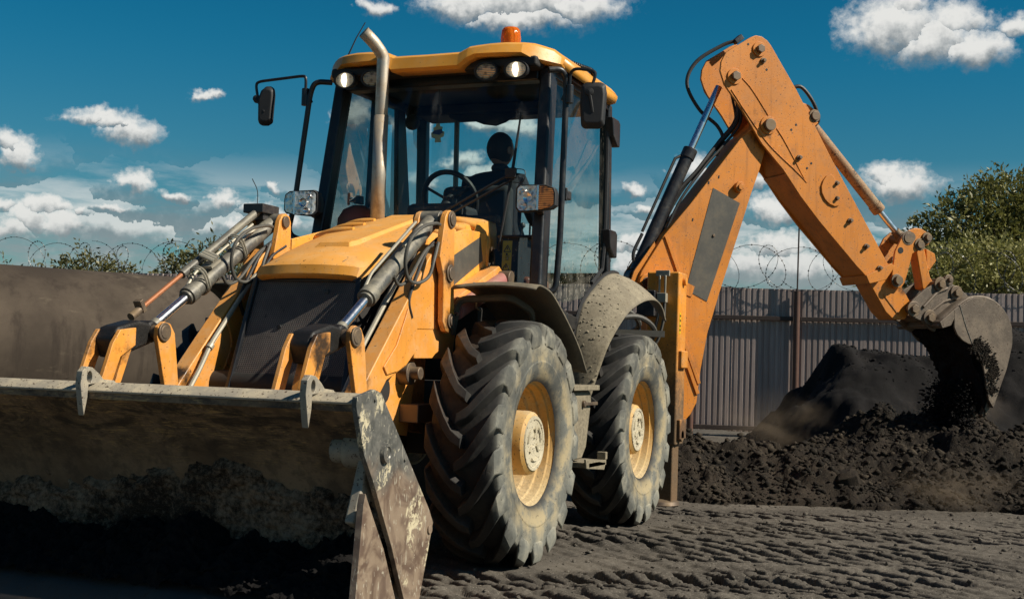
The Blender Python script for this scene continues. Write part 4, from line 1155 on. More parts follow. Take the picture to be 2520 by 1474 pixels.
# ---- grille and engine sides
def gp(y, z, off=0): return (2.93+(1.56-z)*.30+off, y, z)
m = MB().grid([[gp(-.315-(1.56-z)*.06, z), gp(.315+(1.56-z)*.06, z)] for z in (1.575,1.3,1.0,.72)]); gr = build(m, 'grille', M['grille'], BH, smooth=0, solid=.01)
m = MB()
for s in (1, -1):
    m.beam(gp(s*.325, 1.575, .002), gp(s*.375, .72, .002), .03, .045)
m.beam(gp(-.33, 1.57, .004), gp(.33, 1.57, .004), .03, .03)
build(m, 'grille_frame', M['black'], gr, bevel=.006)
for s in (1, -1):
    q = MB().add([gp(s*.335,1.58,-.005), gp(s*.385,.72,-.005), (2.35,s*.44,.80), (2.30,s*.42,1.80)], [(0,1,2,3)]); build(q, 'engine_side', M['dark'], BH, smooth=0, solid=.01)
for c in ((.14,1.50),(-.12,1.30),(.19,1.2)):
    q = MB().cyl(gp(*c, -.004), gp(*c, .012), .014, n=12); build(q, 'grille_bolt', M['black'], gr, bevel=.003)
# side panels with the grey decal
SPN = [(2.34,1.86),(1.95,1.955),(1.62,1.965),(1.56,1.93),(1.57,1.76),(2.12,1.56),(2.34,1.52)]
DEC = [(2.14,1.765),(1.72,1.93),(1.67,1.785),(2.10,1.595)]
for s in (1, -1):
    p = build(MB().xz(SPN, s*.485, s*.502), 'side_panel', M['hood'], BH, bevel=.005)
    build(MB().xz(DEC, s*.502, s*.5045), 'decal', M['grey_decal'], p)
    # curved shoulder joining the panel to the scuttle
    rows = []
    for i in range(7):
        a = i/6*math.pi/2; rows.append([(1.62-.13*math.sin(a), s*(.502-.13*(1-math.cos(a))), z) for z in (1.95,1.85,1.76)])
    build(MB().grid(rows), 'panel_end', M['hood'], p, solid=.01)
    q = MB().xz([(2.30,1.50),(1.62,1.755),(1.56,1.72),(1.60,1.69),(2.30,1.45)], s*.505, s*.60); build(q, 'arm_support', M['yellow'], BH, bevel=.006)
    # lift ram under the support
    q = MB().cyl((1.62,s*.62,1.665), (2.30,s*.62,1.43), .050, n=24); lr = build(q, 'lift_ram', M['pink_ram'], BH, bevel=.004)
    q = MB().cyl((2.30,s*.62,1.43), (2.44,s*.62,1.38), .026, n=20); build(q, 'rod', M['chrome'], lr)
    q = MB().cyl((1.60,s*.56,1.67), (1.60,s*.68,1.67), .056, n=20); build(q, 'eye', M['pin'], lr, bevel=.005)
    q = MB().tube(bend([(1.98,s*.58,1.62),(1.95,s*.69,1.60),(1.97,s*.69,1.50)], .02), .008, 6); q.tube(spline([(2.04,s*.685,1.50),(2.12,s*.685,1.52),(2.16,s*.685,1.47),(2.1,s*.685,1.45)], 5), .006, 6); build(q, 'retainer_clip', M['steel_pipe'], lr)
m = MB()
for k in range(5): m.tube(spline([(2.45,.47-.02*k,1.86-.02*k),(2.62+.03*k,.49-.02*k,1.72-.05*k),(2.70+.05*k,.50-.02*k,1.50-.05*k),(2.55,.48,1.25)], 8), .012, 7)
build(m, 'hose_bundle', M['hose'], BH)['kind'] = 'stuff'

# ---- exhaust
m = MB().tube(bend([(1.60,-.30,1.98),(1.60,-.30,3.10),(1.60,-.30,3.16),(1.66,-.34,3.24),(1.72,-.39,3.30)], .09, 8), .041, 24, cap=False)
ex = build(m, 'exhaust_pipe', M['exhaust'], BH, solid=.003)
m = MB().tube([(1.60,-.30,2.0),(1.60,-.30,2.76)], .047, 24, cap=False); build(m, 'heat_sleeve', M['exhaust'], ex, solid=.002)

# ---- cab: pillars, glass
AT, AB = (1.30,.765,3.08), (1.53,.825,1.62)     # top and foot of the front pillars (left)
RT, RB = (.04,.76,3.10), (-.02,.765,1.78)        # rear pillars
def mir(p, s): return Vector((p[0], p[1]*s, p[2]))
CF = build(MB().box((-.05,-.76,1.42), (1.45,.76,1.50)), 'cab_floor', M['dark'], BH, bevel=.01)
for s in (1, -1):
    q = MB().beam(mir(AB,s), mir(AT,s), .085, .11, up=(1,0,0)); build(q, 'front_pillar', M['black'], CF, bevel=.02)
    q = MB().beam(mir((1.44,.835,1.60),s), mir((1.205,.775,3.06),s), .03, .05, up=(1,0,0)); build(q, 'door_frame', M['black'], CF, bevel=.008)
    q = MB().beam(mir(RB,s), mir(RT,s), .08, .08, up=(1,0,0)); build(q, 'rear_pillar', M['black'], CF, bevel=.015)
    q = MB().beam(mir((1.28,.76,3.07),s), mir((.02,.755,3.09),s), .07, .08); build(q, 'roof_rail', M['black'], CF, bevel=.012)
    q = MB().beam(mir((1.50,.80,1.58),s), mir((.95,.80,1.45),s), .05, .10); q.beam(mir((.95,.80,1.45),s), mir((.6,.78,1.42),s), .05, .10); build(q, 'sill', M['black'], CF, bevel=.012)
q = MB().beam((1.30,-.72,3.05), (1.30,.72,3.05), .12, .10); build(q, 'front_header', M['black'], CF, bevel=.012)
q = MB().beam((.02,-.72,3.08), (.02,.72,3.08), .08, .06); q.beam((-.02,-.72,1.80), (-.02,.72,1.80), .06, .08); build(q, 'rear_header', M['black'], CF, bevel=.01)
# pillars of the far (right) side seen through the windscreen
q = MB().beam((.86,-.775,1.5), (.80,-.765,3.08), .06, .10, up=(1,0,0)); build(q, 'door_post', M['black'], CF, bevel=.01)
q = MB().xz([(.52,3.08),(.40,3.08),(.24,2.2),(.10,1.6),(.40,1.6),(.46,2.2)], -.78, -.74); build(q, 'quarter_panel', M['black'], CF, bevel=.01)
q = MB().grid([[(1.28,-.74,3.115),(1.28,.74,3.115)],[(.02,-.74,3.115),(.02,.74,3.115)]]); build(q, 'headlining', M['interior'], CF, solid=.02)
q = MB().box((.02,-.70,3.02), (.35,.70,3.10)); build(q, 'rear_lining', M['interior'], CF, bevel=.02)
# front glass, slightly bowed
rows = []
for i in range(9):
    t = i/8; rows.append([(AB[0]+(AT[0]-AB[0])*t+.10*(1-(j/6)**2)-.02, (.785-.055*t)*j/6, AB[2]+(AT[2]-AB[2])*t) for j in range(-6, 7)])
WS = build(MB().grid(rows), 'windscreen', M['glass'], BH, smooth=60)
def wsx(y, z):
    t = (z-AB[2])/(AT[2]-AB[2]); return AB[0]+(AT[0]-AB[0])*t+.10*(1-(y/.76)**2)-.02
for s in (1, -1):
    rows = [[(1.42-(z-1.6)*.155, s*(.832-(z-1.6)*.042), z), (.75,s*(.80-(z-1.6)*.02),z), (.04,s*.765,z)] for z in (3.05,2.6,2.2,1.9,1.80)]
    sg = build(MB().grid(rows), 'door_glass', M['glass_side'], BH, smooth=60)
    rows = [[(1.40,s*.83,1.80),(.90,s*.805,1.80),(.35,s*.785,1.80),(.04,s*.765,1.80)],[(1.42,s*.83,1.62),(1.0,s*.81,1.56),(.55,s*.79,1.62),(.2,s*.775,1.72)]]
    build(MB().grid(rows), 'lower_glass', M['glass_side'], sg, smooth=60)
    q = MB().beam((1.0,s*.80,2.29), (.93,s*.80,2.29), .05, .06); q.beam((1.06,s*.83,2.33), (1.06,s*.83,2.24), .02, .02); q.beam((1.06,s*.83,2.28), (.98,s*.81,2.28), .02, .03); build(q, 'door_handle', M['black_ram'], sg, bevel=.008)
    for z in (2.90, 2.06):
        q = MB().xz([(.10,z+.10),(-.06,z+.10),(-.10,z+.08),(-.10,z-.10),(-.04,z-.10),(.06,z-.04)], s*.77, s*.835); build(q, 'hinge', M['black'], sg, bevel=.01)
    q = MB().tube([(.06,s*.785,3.03),(.05,s*.785,2.1),(.10,s*.785,1.86),(.35,s*.79,1.74)], .014, 6); build(q, 'glass_seal', M['rubber'], sg)
q = MB().grid([[(-.02,-.70,1.84),(-.02,.70,1.84)],[(.01,-.70,3.06),(.01,.70,3.06)]]); build(q, 'rear_window', M['glass_side'], BH, smooth=0)
# wiper on the windscreen
wp = lambda y, z, o=.03: Vector((wsx(y, z)+o, y, z))
WI = build(MB().tube([wp(.62,2.78), wp(.60,2.40), wp(.555,1.86)], [.006,.011,.005], 6), 'wiper_blade', M['rubber'], WS)
hub_ = wp(.60, 2.37, .045)
for dy, dz in ((0, 0), (.035, -.035)):
    q = MB().tube([Vector((wsx(.18,2.10)+.04,.19+dy,2.125+dz*.6)), hub_+Vector((0,dy*.5,dz))], [.008,.010], 6); build(q, 'wiper_arm', M['rubber'], WI)
q = MB().box((hub_.x-.015,hub_.y-.045,hub_.z-.035), (hub_.x+.015,hub_.y+.035,hub_.z+.035)); build(q, 'wiper_head', M['rubber'], WI, bevel=.008)
q = MB().tube(spline([hub_+Vector((0,.02,.03)), hub_+Vector((.02,.10,.01)), hub_+Vector((.02,.09,-.06)), hub_+Vector((0,.01,-.06))], 6), .003, 5); build(q, 'washer_hose', M['hose'], WI)
# warning label stuck inside the glass, lower left
lx = lambda y, z: wsx(y, z)-.012
q = MB().add([(lx(y,z),y,z) for y, z in ((.565,1.93),(.625,1.93),(.635,1.67),(.575,1.67))], [(0,1,2,3)]); LBL = build(q, 'warning_label', M['label_yellow'], WS, smooth=0, solid=.002)
for zc in (1.875, 1.755):
    q = MB(); P = [(.600,zc+.026),(.622,zc-.018),(.578,zc-.018)]
    for i in range(3):
        (a, b), (c, d) = P[i], P[(i+1) % 3]; q.tube([(lx(a,b)+.004,a,b), (lx(c,d)+.004,c,d)], .0028, 4)
    q.tube([(lx(.6,zc)+.004,.6,zc+.010), (lx(.6,zc)+.004,.6,zc-.004)], .003, 4)
    build(q, 'pictogram', M['print_black'], LBL, smooth=0)
for zc in (1.815, 1.700):
    q = MB()
    for k in range(3): q.tube([(lx(.6,zc)+.004,.588,zc+.012-.012*k), (lx(.6,zc)+.004,.615,zc+.012-.012*k)], .0025, 4)
    q.cyl((lx(.6,zc)+.003,.60,zc+.026), (lx(.6,zc)+.005,.60,zc+.026), .007, n=10); build(q, 'pictogram', M['print_black'], LBL, smooth=0)
q = MB().tube(bend([(1.50,.53,1.955),(1.52,.66,1.955),(1.48,.78,1.955)], .02), .010, 6); build(q, 'glass_rail', M['black'], WS)
# cab inside
q = MB().box((1.15,-.28,1.55), (1.42,.28,2.12)); q.box((1.05,-.2,2.05), (1.40,.2,2.20)); build(q, 'dashboard', M['interior'], BH, bevel=.04)
ring = [Vector((1.03,-.04,2.27))+Vector((0,1,0))*(.20*math.cos(k/32*6.2832))+Vector((.42,0,.907)).normalized()*(.20*math.sin(k/32*6.2832))*1.0 for k in range(33)]
SW = build(MB().tube(ring, .019, 8, cap=False), 'steering_wheel', M['rubber'], BH)
q = MB()
for k in (0.5, math.pi-.5, -math.pi/2):
    e = Vector((1.03,-.04,2.27))+Vector((0,1,0))*.19*math.cos(k)+Vector((.42,0,.907)).normalized()*.19*math.sin(k)
    q.beam((1.04,-.04,2.26), e, .05, .02)
q.cyl((1.02,-.04,2.275), (1.20,-.04,2.10), .05, .04); build(q, 'spokes', M['rubber'], SW, bevel=.006)
q = MB().box((.15,-.28,1.90), (.62,.28,2.02)); q.box((.58,-.27,1.95), (.70,.27,2.42)); q.box((.2,-.2,1.5), (.55,.2,1.9)); build(q, 'seat', M['seat'], BH, bevel=.05, seg=3)
q = MB().box((.98,.28,1.55), (1.35,.62,1.98)); q.box((1.0,.40,1.98), (1.2,.70,2.0)); build(q, 'side_console', M['interior'], BH, bevel=.03)
q = MB().box((.85,.30,1.50), (1.25,.66,1.72)); build(q, 'tool_box', M['red'], BH, bevel=.03)
q = MB().tube([(1.1,.52,1.98),(1.1,.54,2.06)], .008, 6); q.lathe([(0,-.02),(.018,-.012),(.02,.0),(.012,.016),(0,.02)], (1.1,.54,2.075), (0,0,1), 12); build(q, 'gear_lever', M['black_ram'], BH)
for y in (-.22, .02, .16):
    q = MB().tube([(-.0,y,2.0),(.02,y+.01,2.3),(.0,y+.03,2.45)], .008, 6); build(q, 'control_lever', M['black'], BH)
# roller blind with a scalloped hem, under the rear lining
hem = [(-.42,3.04),(-.40,3.0),(-.30,2.965),(-.20,2.97),(-.12,2.94),(-.02,2.925),(.06,2.95),(.12,2.985),(.26,2.995),(.55,2.995),(.60,3.04)]
q = MB().prism(hem, lambda a, b, d: (d, a, b), .30, .312); build(q, 'sun_blind', M['interior'], BH)
q = MB().tube([(.10,-.44,3.04),(.08,-.44,2.30),(.08,-.40,1.9)], .022, 8); build(q, 'inner_post', M['steel_grey'], BH)
q = MB().beam((.62,-.62,3.05), (.55,-.62,2.95), .03, .03); q.lathe([(0,-.05),(.05,-.04),(.06,0),(.05,.04),(0,.05)], (.55,-.60,2.93), (1,.3,0), 16); build(q, 'cab_fan', M['interior'], BH, smooth=30)

# ---- roof: shell with a dipped front peak that arches over the work lights
def rf_front(y):
    a = abs(y)/.87; return 1.60-.05*a*a-.24*a**6
def rf_low(y):
    a = abs(y)
    arch = float(np.interp(a, [0,.24,.245,.30,.36,.66,.72,.80,.87], [3.058,3.060,3.062,3.105,3.128,3.135,3.105,3.095,3.09]))
    return arch
def rf_top(y):
    return float(np.interp(abs(y), [0,.24,.31,.42,.60,.72,.82,.87], [3.160,3.163,3.196,3.208,3.218,3.216,3.196,3.155]))
def roof_mesh():
    rows = []
    ys = [-.87,-.855,-.82,-.76,-.72,-.66,-.55,-.45,-.36,-.31,-.30,-.245,-.24,-.12,0,.12,.24,.245,.30,.31,.36,.45,.55,.66,.72,.76,.82,.855,.87]
    for y in ys:
        xf = rf_front(y); lo, tp = rf_low(y), rf_top(y); bk = -.06+.16*(abs(y)/.87)**6
        r_ = [(xf-.16,y*.97,lo+.004),(xf-.03,y,lo),(xf,y,lo+.012),(xf-.025,y,tp-.018),(xf-.055,y*.995,tp)]
        rise = float(np.interp(abs(y), [0,.3,.7,.82,.87], [.05,.035,.02,.008,0]))
        for t in (.12,.25,.45,.65,.85): r_.append((xf-.055+(bk+.06-xf+.055)*t, y*.99, tp+rise*math.sin(min(t*1.6,1)*math.pi/2)))
        r_ += [(bk+.05,y*.99,tp+rise*.9),(bk,y*.99,tp-.02),(bk+.01,y*.98,3.10),(bk+.15,y*.96,3.10)]
        rows.append(r_)
    return MB().grid(rows)
roof = build(roof_mesh(), 'roof', M['roof'], BH, smooth=13, solid=.012)
for s in (1, -1):    # closing skirts at the sides
    q = MB().grid([[(rf_front(.87)-.03,s*.868,3.15),(.9,s*.868,3.15),(.4,s*.868,3.15),(.10,s*.862,3.15)],[(rf_front(.87)-.04,s*.86,3.085),(.9,s*.855,3.085),(.4,s*.85,3.085),(.12,s*.85,3.09)]])
    build(q, 'side_skirt', M['roof'], roof, solid=.01)
q = MB().box((1.20,-.76,3.06), (1.50,.76,3.13)); build(q, 'visor_underside', M['dark'], roof, bevel=.02)
q = MB().tube(spline([(1.05,.50,3.265),(.9,.60,3.275),(.75,.68,3.27),(.66,.77,3.245),(.62,.83,3.225),(.60,.85,3.19)], 24), .020, 10)
m2 = MB()
sp = spline([(1.05,.50,3.265),(.9,.60,3.275),(.75,.68,3.27),(.66,.77,3.245),(.62,.83,3.225),(.60,.85,3.19)], 24)
m2.tube(sp, [.017+.005*(i % 3 == 0) for i in range(len(sp))], 10)
build(m2, 'corrugated_hose', M['hose'], roof, smooth=0)
# ---- beacon
q = MB().lathe([(.0,0),(.075,0),(.075,.03),(.068,.035),(0,.035)], (1.15,.43,3.248), (0,0,1), 28); be = build(q, 'beacon', M['amber'], BH)
q = MB().lathe([(.068,.035),(.069,.10),(.063,.15),(.05,.168),(0,.172)], (1.15,.43,3.248), (0,0,1), 32); build(q, 'dome', M['beacon'], be, smooth=50)
q = MB().cyl((1.15,.43,3.27), (1.15,.43,3.35), .02, n=12); q.cyl((1.16,.40,3.31), (1.16,.46,3.31), .025, n=12); build(q, 'reflector', M['head_lens'], be)
# ---- work lights
def work_light(y, lit):
    o_ = Vector((1.525, y, 3.035)); d = Vector((.93, .0, -.12)).normalized(); x = Vector((0,1,0)); u = d.cross(x)*-1
    def ell(a, b, h, n=28): a *= 1.16; b *= 1.16; return [o_+x*(a*math.cos(k/n*6.2832))+u*(b*math.sin(k/n*6.2832))+d*h for k in range(n)]
    q = MB(); rings = [ell(.035,.025,-.09), ell(.066,.046,-.05), ell(.072,.052,0), ell(.072,.052,.012), ell(.062,.043,.013), ell(.060,.041,.004)]
    n = 28; vs = sum(rings, []); fs = [(i*n+k, i*n+(k+1) % n, (i+1)*n+(k+1) % n, (i+1)*n+k) for i in range(len(rings)-1) for k in range(n)]+[tuple(range(n))]
    q.add(vs, fs); w = build(q, 'work_light', M['rubber'], BH, smooth=40)
    q = MB(); rings = [ell(.061,.042,.005), ell(.045,.03,.012), ell(.02,.014,.016)]; vs = sum(rings, []); fs = [(i*n+k, i*n+(k+1) % n, (i+1)*n+(k+1) % n, (i+1)*n+k) for i in range(2) for k in range(n)]+[tuple(range(2*n, 3*n))]
    q.add(vs, fs); ln = build(rel(q, o_), 'lens', M['lens_lit'] if lit else M['lens'], w, smooth=60); ln.location = o_
    q = MB().tube([o_-d*.05, o_-d*.05+Vector((-.02,0,.07))], .015, 6); build(q, 'bracket', M['rubber'], w)
for y, lit in ((.63, 1), (.42, 0), (-.42, 0), (-.63, 1)): work_light(y, lit)

# ---- hand rails and mirrors
for s in (1, -1):
    if s > 0: pts = [(1.46,.83,3.035),(1.40,.90,3.05),(1.36,.92,2.98),(1.40,.92,1.95),(1.42,.91,1.62),(1.45,.86,1.60)]
    else: pts = [(1.46,-.77,3.04),(1.50,-.88,3.045),(1.50,-.915,2.97),(1.51,-1.00,2.20),(1.52,-1.04,1.98),(1.50,-.86,1.92)]
    HR = build(MB().tube(bend(pts, .07, 6), .021 if s > 0 else .019, 10), 'hand_rail', M['black'], BH)
    if s > 0:
        c = Vector((1.40,1.12,2.80)); piv = Vector((1.37,.945,2.90))
        arm = [(1.37,.945,2.94),(1.37,.945,3.03),(1.40,.99,3.05),(1.42,1.13,3.02),(1.42,1.135,2.99),(1.42,1.10,2.88)]
        outline = [(-.075,-.13),(-.055,-.15),(.045,-.15),(.075,-.125),(.085,.08),(.075,.135),(.045,.15),(-.045,.15),(-.078,.13),(-.085,.0)]
        fx = Vector((-.25,.97,0)); 
    else:
        c = Vector((1.50,-1.265,2.89)); piv = Vector((1.50,-.955,2.95))
        arm = [(1.50,-.955,2.98),(1.50,-.955,3.08),(1.50,-.98,3.09),(1.50,-1.34,3.07),(1.50,-1.365,3.05),(1.50,-1.34,2.94)]
        outline = [(-.055,-.10),(-.045,-.13),(-.02,-.14),(.02,-.14),(.05,-.12),(.06,.08),(.055,.12),(.03,.14),(-.005,.14),(-.04,.11),(-.06,.05)]
        fx = Vector((-.25,.97,0))
    fn = fx.cross(Vector((0,0,1))).normalized()
    q = MB(); n = len(outline)
    sh = lambda k, h: [c+fx*a*k+Vector((0,0,1))*b*k+fn*h for a, b in outline]
    q.add(sh(1,-.005)+sh(1.0,.018)+sh(.80,.045), [tuple(range(n)), tuple(range(2*n,3*n))]+[(i,(i+1)%n,n+(i+1)%n,n+i) for i in range(n)]+[(n+i,n+(i+1)%n,2*n+(i+1)%n,2*n+i) for i in range(n)])
    mr = build(q, 'mirror', M['rubber'], BH, bevel=.010)
    q = MB(); q.add(sh(.94,-.008), [tuple(range(n))]); build(q, 'mirror_glass', M['mirror'], mr, smooth=0)
    q = MB().tube(bend(arm, .045, 5), .0105, 8); build(q, 'mirror_arm', M['black'], mr)
    q = MB().cyl(piv-Vector((0,0,.07)), piv+Vector((0,0,.05)), .026, n=14); q.beam(piv-Vector((0,0,.04)), piv+Vector((.0,-.045*s,-.02)), .03, .06); build(q, 'mirror_clamp', M['black'], mr, bevel=.004)
    e = Vector(arm[-1]); q = MB().lathe([(0,-.03),(.025,-.025),(.03,0),(.025,.025),(0,.03)], e+fn*.02, fn, 14); q.tube([e+fn*.04, c+fn*.04+Vector((0,0,-.05))], .010, 6); build(q, 'ball_joint', M['rubber'], mr)
# ---- headlights on the cab corners
for s in (1, -1):
    c = Vector((1.70, s*.845, 2.175)); ol = [(-.125,.068),(-.10,.085),(.08,.080),(.125,.062),(.135,.03),(.135,-.045),(.11,-.068),(-.06,-.088),(-.10,-.085),(-.125,-.06),(-.13,0)]
    n = len(ol); P = lambda k, h: [c+Vector((h-.10*(a/.13)**2*.35*(1), s*a*k, b*k)) for a, b in ol]
    q = MB(); q.add(P(.72,-.13)+P(1.0,-.05)+P(1.03,.0)+P(1.0,.012)+P(.93,.012), [tuple(range(n))]+[(j*n+i,j*n+(i+1)%n,(j+1)*n+(i+1)%n,(j+1)*n+i) for j in range(4) for i in range(n)])
    hl = build(q, 'headlight', M['rubber'], BH, bevel=.004)
    def half(sel, nm, mat):
        q = MB(); pl = [p for p in sel]
        q.add([c+Vector((.006-.035*(a/.13)**2, s*a, b)) for a, b in pl], [tuple(range(len(pl)))]); build(q, nm, mat, hl, smooth=0, solid=.004)
    half([(-.115,.062),(-.095,.077),(.03,.075),(.026,-.077),(-.06,-.080),(-.095,-.076),(-.115,-.055)], 'lamp_glass', M['head_lens'])
    half([(.042,.074),(.078,.072),(.118,.056),(.125,.03),(.125,-.04),(.104,-.060),(.038,-.075)], 'indicator', M['amber'] if s > 0 else M['head_lens'])
    q = MB()
    for a, b, r in ((-.035,.0,.030),(-.075,.045,.016),(-.06,-.052,.02)): q.lathe([(r,.0),(r*.6,-.012),(r*.2,-.016),(0,-.017)], c+Vector((.010,s*a,b)), (1,0,0), 16)
    q.beam(c+Vector((.006,s*.034,.076)), c+Vector((.006,s*.032,-.078)), .010, .012); build(q, 'reflectors', M['chrome'], hl)
    q = MB().beam(c+Vector((-.08,0,-.03)), Vector((1.47,s*.82,2.10)), .04, .04); build(q, 'bracket', M['black'], hl, bevel=.005)
q = MB().tube([(1.355,-.725,3.225),(1.325,-.67,3.38),(1.294,-.62,3.495)], [.006,.0045,.0035], 6); q.cyl((1.355,-.725,3.20), (1.352,-.72,3.25), .012); build(q, 'antenna', M['black'], BH)

# ---- fenders
def strip(A, Bq, n=8, crown=.05):
    a, b = spline(A, 6), spline(Bq, 6); rows = []
    for p, q in zip(a, b):
        row = []
        for j in range(n+1):
            t = j/n; v = p.lerp(q, t); v = v+Vector((0,0,1))*crown*math.sin(t*math.pi); row.append(v)
        rows.append(row)
    return MB().grid(rows)
for s in (1, -1):
    inn = [(-.34,s*.77,1.85),(-.17,s*.79,1.85),(.06,s*.80,1.815),(.29,s*.80,1.73),(.57,s*.80,1.58),(.70,s*.80,1.42),(.77,s*.80,1.26),(.81,s*.80,1.10),(.84,s*.80,.92)]
    out = [(-.56,s*1.10,1.51),(-.36,s*1.125,1.60),(-.15,s*1.13,1.645),(.15,s*1.125,1.62),(.45,s*1.11,1.53),(.63,s*1.08,1.40),(.75,s*1.05,1.26),(.82,s*1.01,1.08),(.87,s*.98,.93)]
    f = build(strip(inn, out, 10, .045), 'rear_fender', M['muddy'], BH, smooth=60, solid=.014)
    q = MB().tube([Vector(p)+Vector((0,0,.012)) for p in spline(inn, 5)], .014, 6); build(q, 'fender_seal', M['rubber'], f)
    # splashed clods of mud
    r = random.Random(4)
    a_, b_ = spline(inn, 6), spline(out, 6); P_ = []; Z_ = []
    for k in range(520):
        i = int(len(a_)*min(.97, max(.12, r.gauss(.62, .22)))); t = r.uniform(.08, .97); v = a_[i].lerp(b_[i], t)+Vector((0,0,.045*math.sin(t*math.pi)+.006)); v += (a_[min(i+1,len(a_)-1)]-a_[i])*r.random(); P_.append(v[:]); Z_.append(.003+.011*r.random()**3)
    v_, f_ = lump_mesh(len(P_), np.array(P_), np.array(Z_), 33+s); mo = np_mesh('dried_mud', v_, f_, M['muddy'], f, smooth=True); mo['kind'] = 'stuff'
    # front fender: flat plate over the tyre with turned-down outer lip
    I = [(2.46,s*.66,1.555),(2.40,s*.66,1.575),(2.2,s*.66,1.565),(2.0,s*.67,1.50),(1.78,s*.70,1.36),(1.62,s*.74,1.21),(1.50,s*.78,1.08)]
    O = [(2.44,s*1.165,1.555),(2.38,s*1.17,1.580),(2.2,s*1.17,1.552),(2.03,s*1.17,1.47),(1.84,s*1.17,1.36),(1.66,s*1.17,1.235),(1.52,s*1.17,1.10)]
    ff = build(strip(I, O, 8, .018), 'front_fender', M['fender_in'], BH, smooth=45, solid=.012)
    q = MB().tube(bend([(2.30,s*.60,1.30),(2.33,s*.64,1.50),(2.28,s*.95,1.52),(2.05,s*1.0,1.45),(1.95,s*.95,1.30)], .06), .022, 8); build(q, 'fender_bracket', M['fender_in'], ff)
# ---- tank, steps on both sides
for s in (1, -1):
    TK = [(1.62,.98),(1.16,.98),(1.14,.92),(1.22,.62),(1.30,.55),(1.58,.55)]
    tk = build(MB().xz(TK, s*.62, s*1.08), 'fuel_tank', M['muddy'], BH, bevel=.015)
    q = MB().box((1.60,s*.70,.985), (1.10,s*1.12,1.02)); q.xz([(1.55,1.02),(1.20,1.02),(1.16,1.07),(1.50,1.06)], s*.72, s*.735); build(q, 'upper_step', M['muddy'], tk, bevel=.006)
    q = MB().beam((1.08,s*1.10,.90), (1.30,s*1.10,.90), .006, .02); q.cyl((1.32,s*1.08,.90), (1.32,s*1.10,.90), .022, n=14); build(q, 'latch', M['pin'], tk, bevel=.003)
    q = MB().box((1.40,s*.86,.50), (1.04,s*1.16,.535)); q.box((1.06,s*1.10,.535), (1.02,s*1.16,.585)); q.beam((1.40,s*.90,.52), (1.45,s*.90,.66), .02, .20); q.xz([(1.46,.56),(1.44,.50),(1.08,.47),(1.05,.52)], s*1.145, s*1.16); build(q, 'lower_step', M['muddy'], tk, bevel=.005)
# ---- rear frame, stabiliser legs
q = MB().box((-1.62,-1.05,.55), (-1.42,1.02,.72)); q.box((-1.62,-1.05,1.15), (-1.42,1.02,1.30)); q.box((-1.2,-.33,.6), (-1.45,.33,1.3)); build(q, 'rear_frame', M['orange_low'], BH, bevel=.012)
q = MB().tube(spline([(-.8,.35,1.55),(-1.0,.62,1.62),(-1.2,.70,1.5),(-1.35,.5,1.4)], 6), .022, 8); q.tube(spline([(-.7,.5,1.5),(-.95,.75,1.56),(-1.15,.85,1.45),(-1.3,.7,1.3)], 6), .022, 8); q.beam((-.6,.3,1.42), (-.9,1.0,1.42), .05, .05); build(q, 'rear_hoses', M['hose_dusty'], BH)['kind'] = 'stuff'
for s in (1, -1):
    y0, y1 = (.70, .985) if s > 0 else (-.985, -.70)
    yc = (y0+y1)/2; yo = y1 if s > 0 else y0
    st = build(MB().box((-1.66,y0,.50), (-1.40,y1,1.965)), 'stabiliser', M['jack'], BH, bevel=.018, seg=3)
    q = MB().box((-1.63,y0+.03,.02), (-1.43,y1-.03,.55)); build(q, 'inner_leg', M['jack'], st, bevel=.012)
    q = MB().lathe([(0,0),(.16,0),(.15,.03),(.06,.06),(0,.06)], (-1.51,yc,-.005), (0,0,1), 16); build(q, 'foot_pad', M['pin'], st)
    q = MB().box((-1.396,yc-.035,1.70), (-1.33,yc+.045,1.78)); q.box((-1.40,yc-.06,1.925), (-1.375,yc+.06,1.975))
    q.tube([(-1.36,yc-.02,1.78),(-1.36,yc-.02,1.93)], .010, 6); q.tube([(-1.36,yc+.03,1.78),(-1.36,yc+.03,1.93)], .010, 6)
    build(q, 'valve_block', M['steel_pipe'], st, bevel=.005)
    q = MB().tube(spline([(-1.36,yc-.02,1.71),(-1.35,yc-.03,1.55),(-1.34,yc-.10,1.35),(-1.3,yc-.3,1.25)], 8), .013, 7); q.tube(spline([(-1.36,yc+.03,1.71),(-1.35,yc+.02,1.52),(-1.33,yc-.05,1.33),(-1.28,yc-.28,1.2)], 8), .013, 7); build(q, 'hose', M['hose_dusty'], st)
    q = MB().cyl((-1.53,yo,1.89), (-1.53,yo+s*.03,1.89), .035, n=18); q.cyl((-1.5,yo,.58), (-1.5,yo+s*.035,.58), .05, n=18); build(q, 'pin', M['jack'], st, bevel=.004)
    q = MB().box((-1.47,yo,1.44), (-1.425,yo+s*.002,1.62)); build(q, 'small_label', M['label_yellow'], st)
    if s > 0:
        for zz in (1.585, 1.545, 1.50, 1.465):
            q = MB().box((-1.462,yo+.002,zz), (-1.433,yo+.0035,zz+.016)); build(q, 'pictogram', M['print_black'], st, smooth=0)
q = MB().xz([(-1.30,1.58),(-1.30,1.80),(-1.42,1.80),(-1.42,1.58)], .64, .80); build(q, 'bracket_box', M['black_ram'], BH, bevel=.01)

# ---- digging arm: swung out to the left; u runs along the arm, o across it (towards the front-left)
PH = R(48); KB = Vector((-1.75, .66, 0)); AB_ = Vector((-math.cos(PH), math.sin(PH), 0)); AN = Vector((math.sin(PH), math.cos(PH), 0))
def BP(u, z, o=0): return KB+AB_*u+AN*o+Vector((0,0,z))
def bpri(poly, o0, o1, m=None): return (m or MB()).prism(poly, lambda a, b, d: BP(a, b, d), o0, o1)
def bpin(m, u, z, o0, o1, r, n=20): return m.cyl(BP(u,z,o0), BP(u,z,o1), r, n=n)
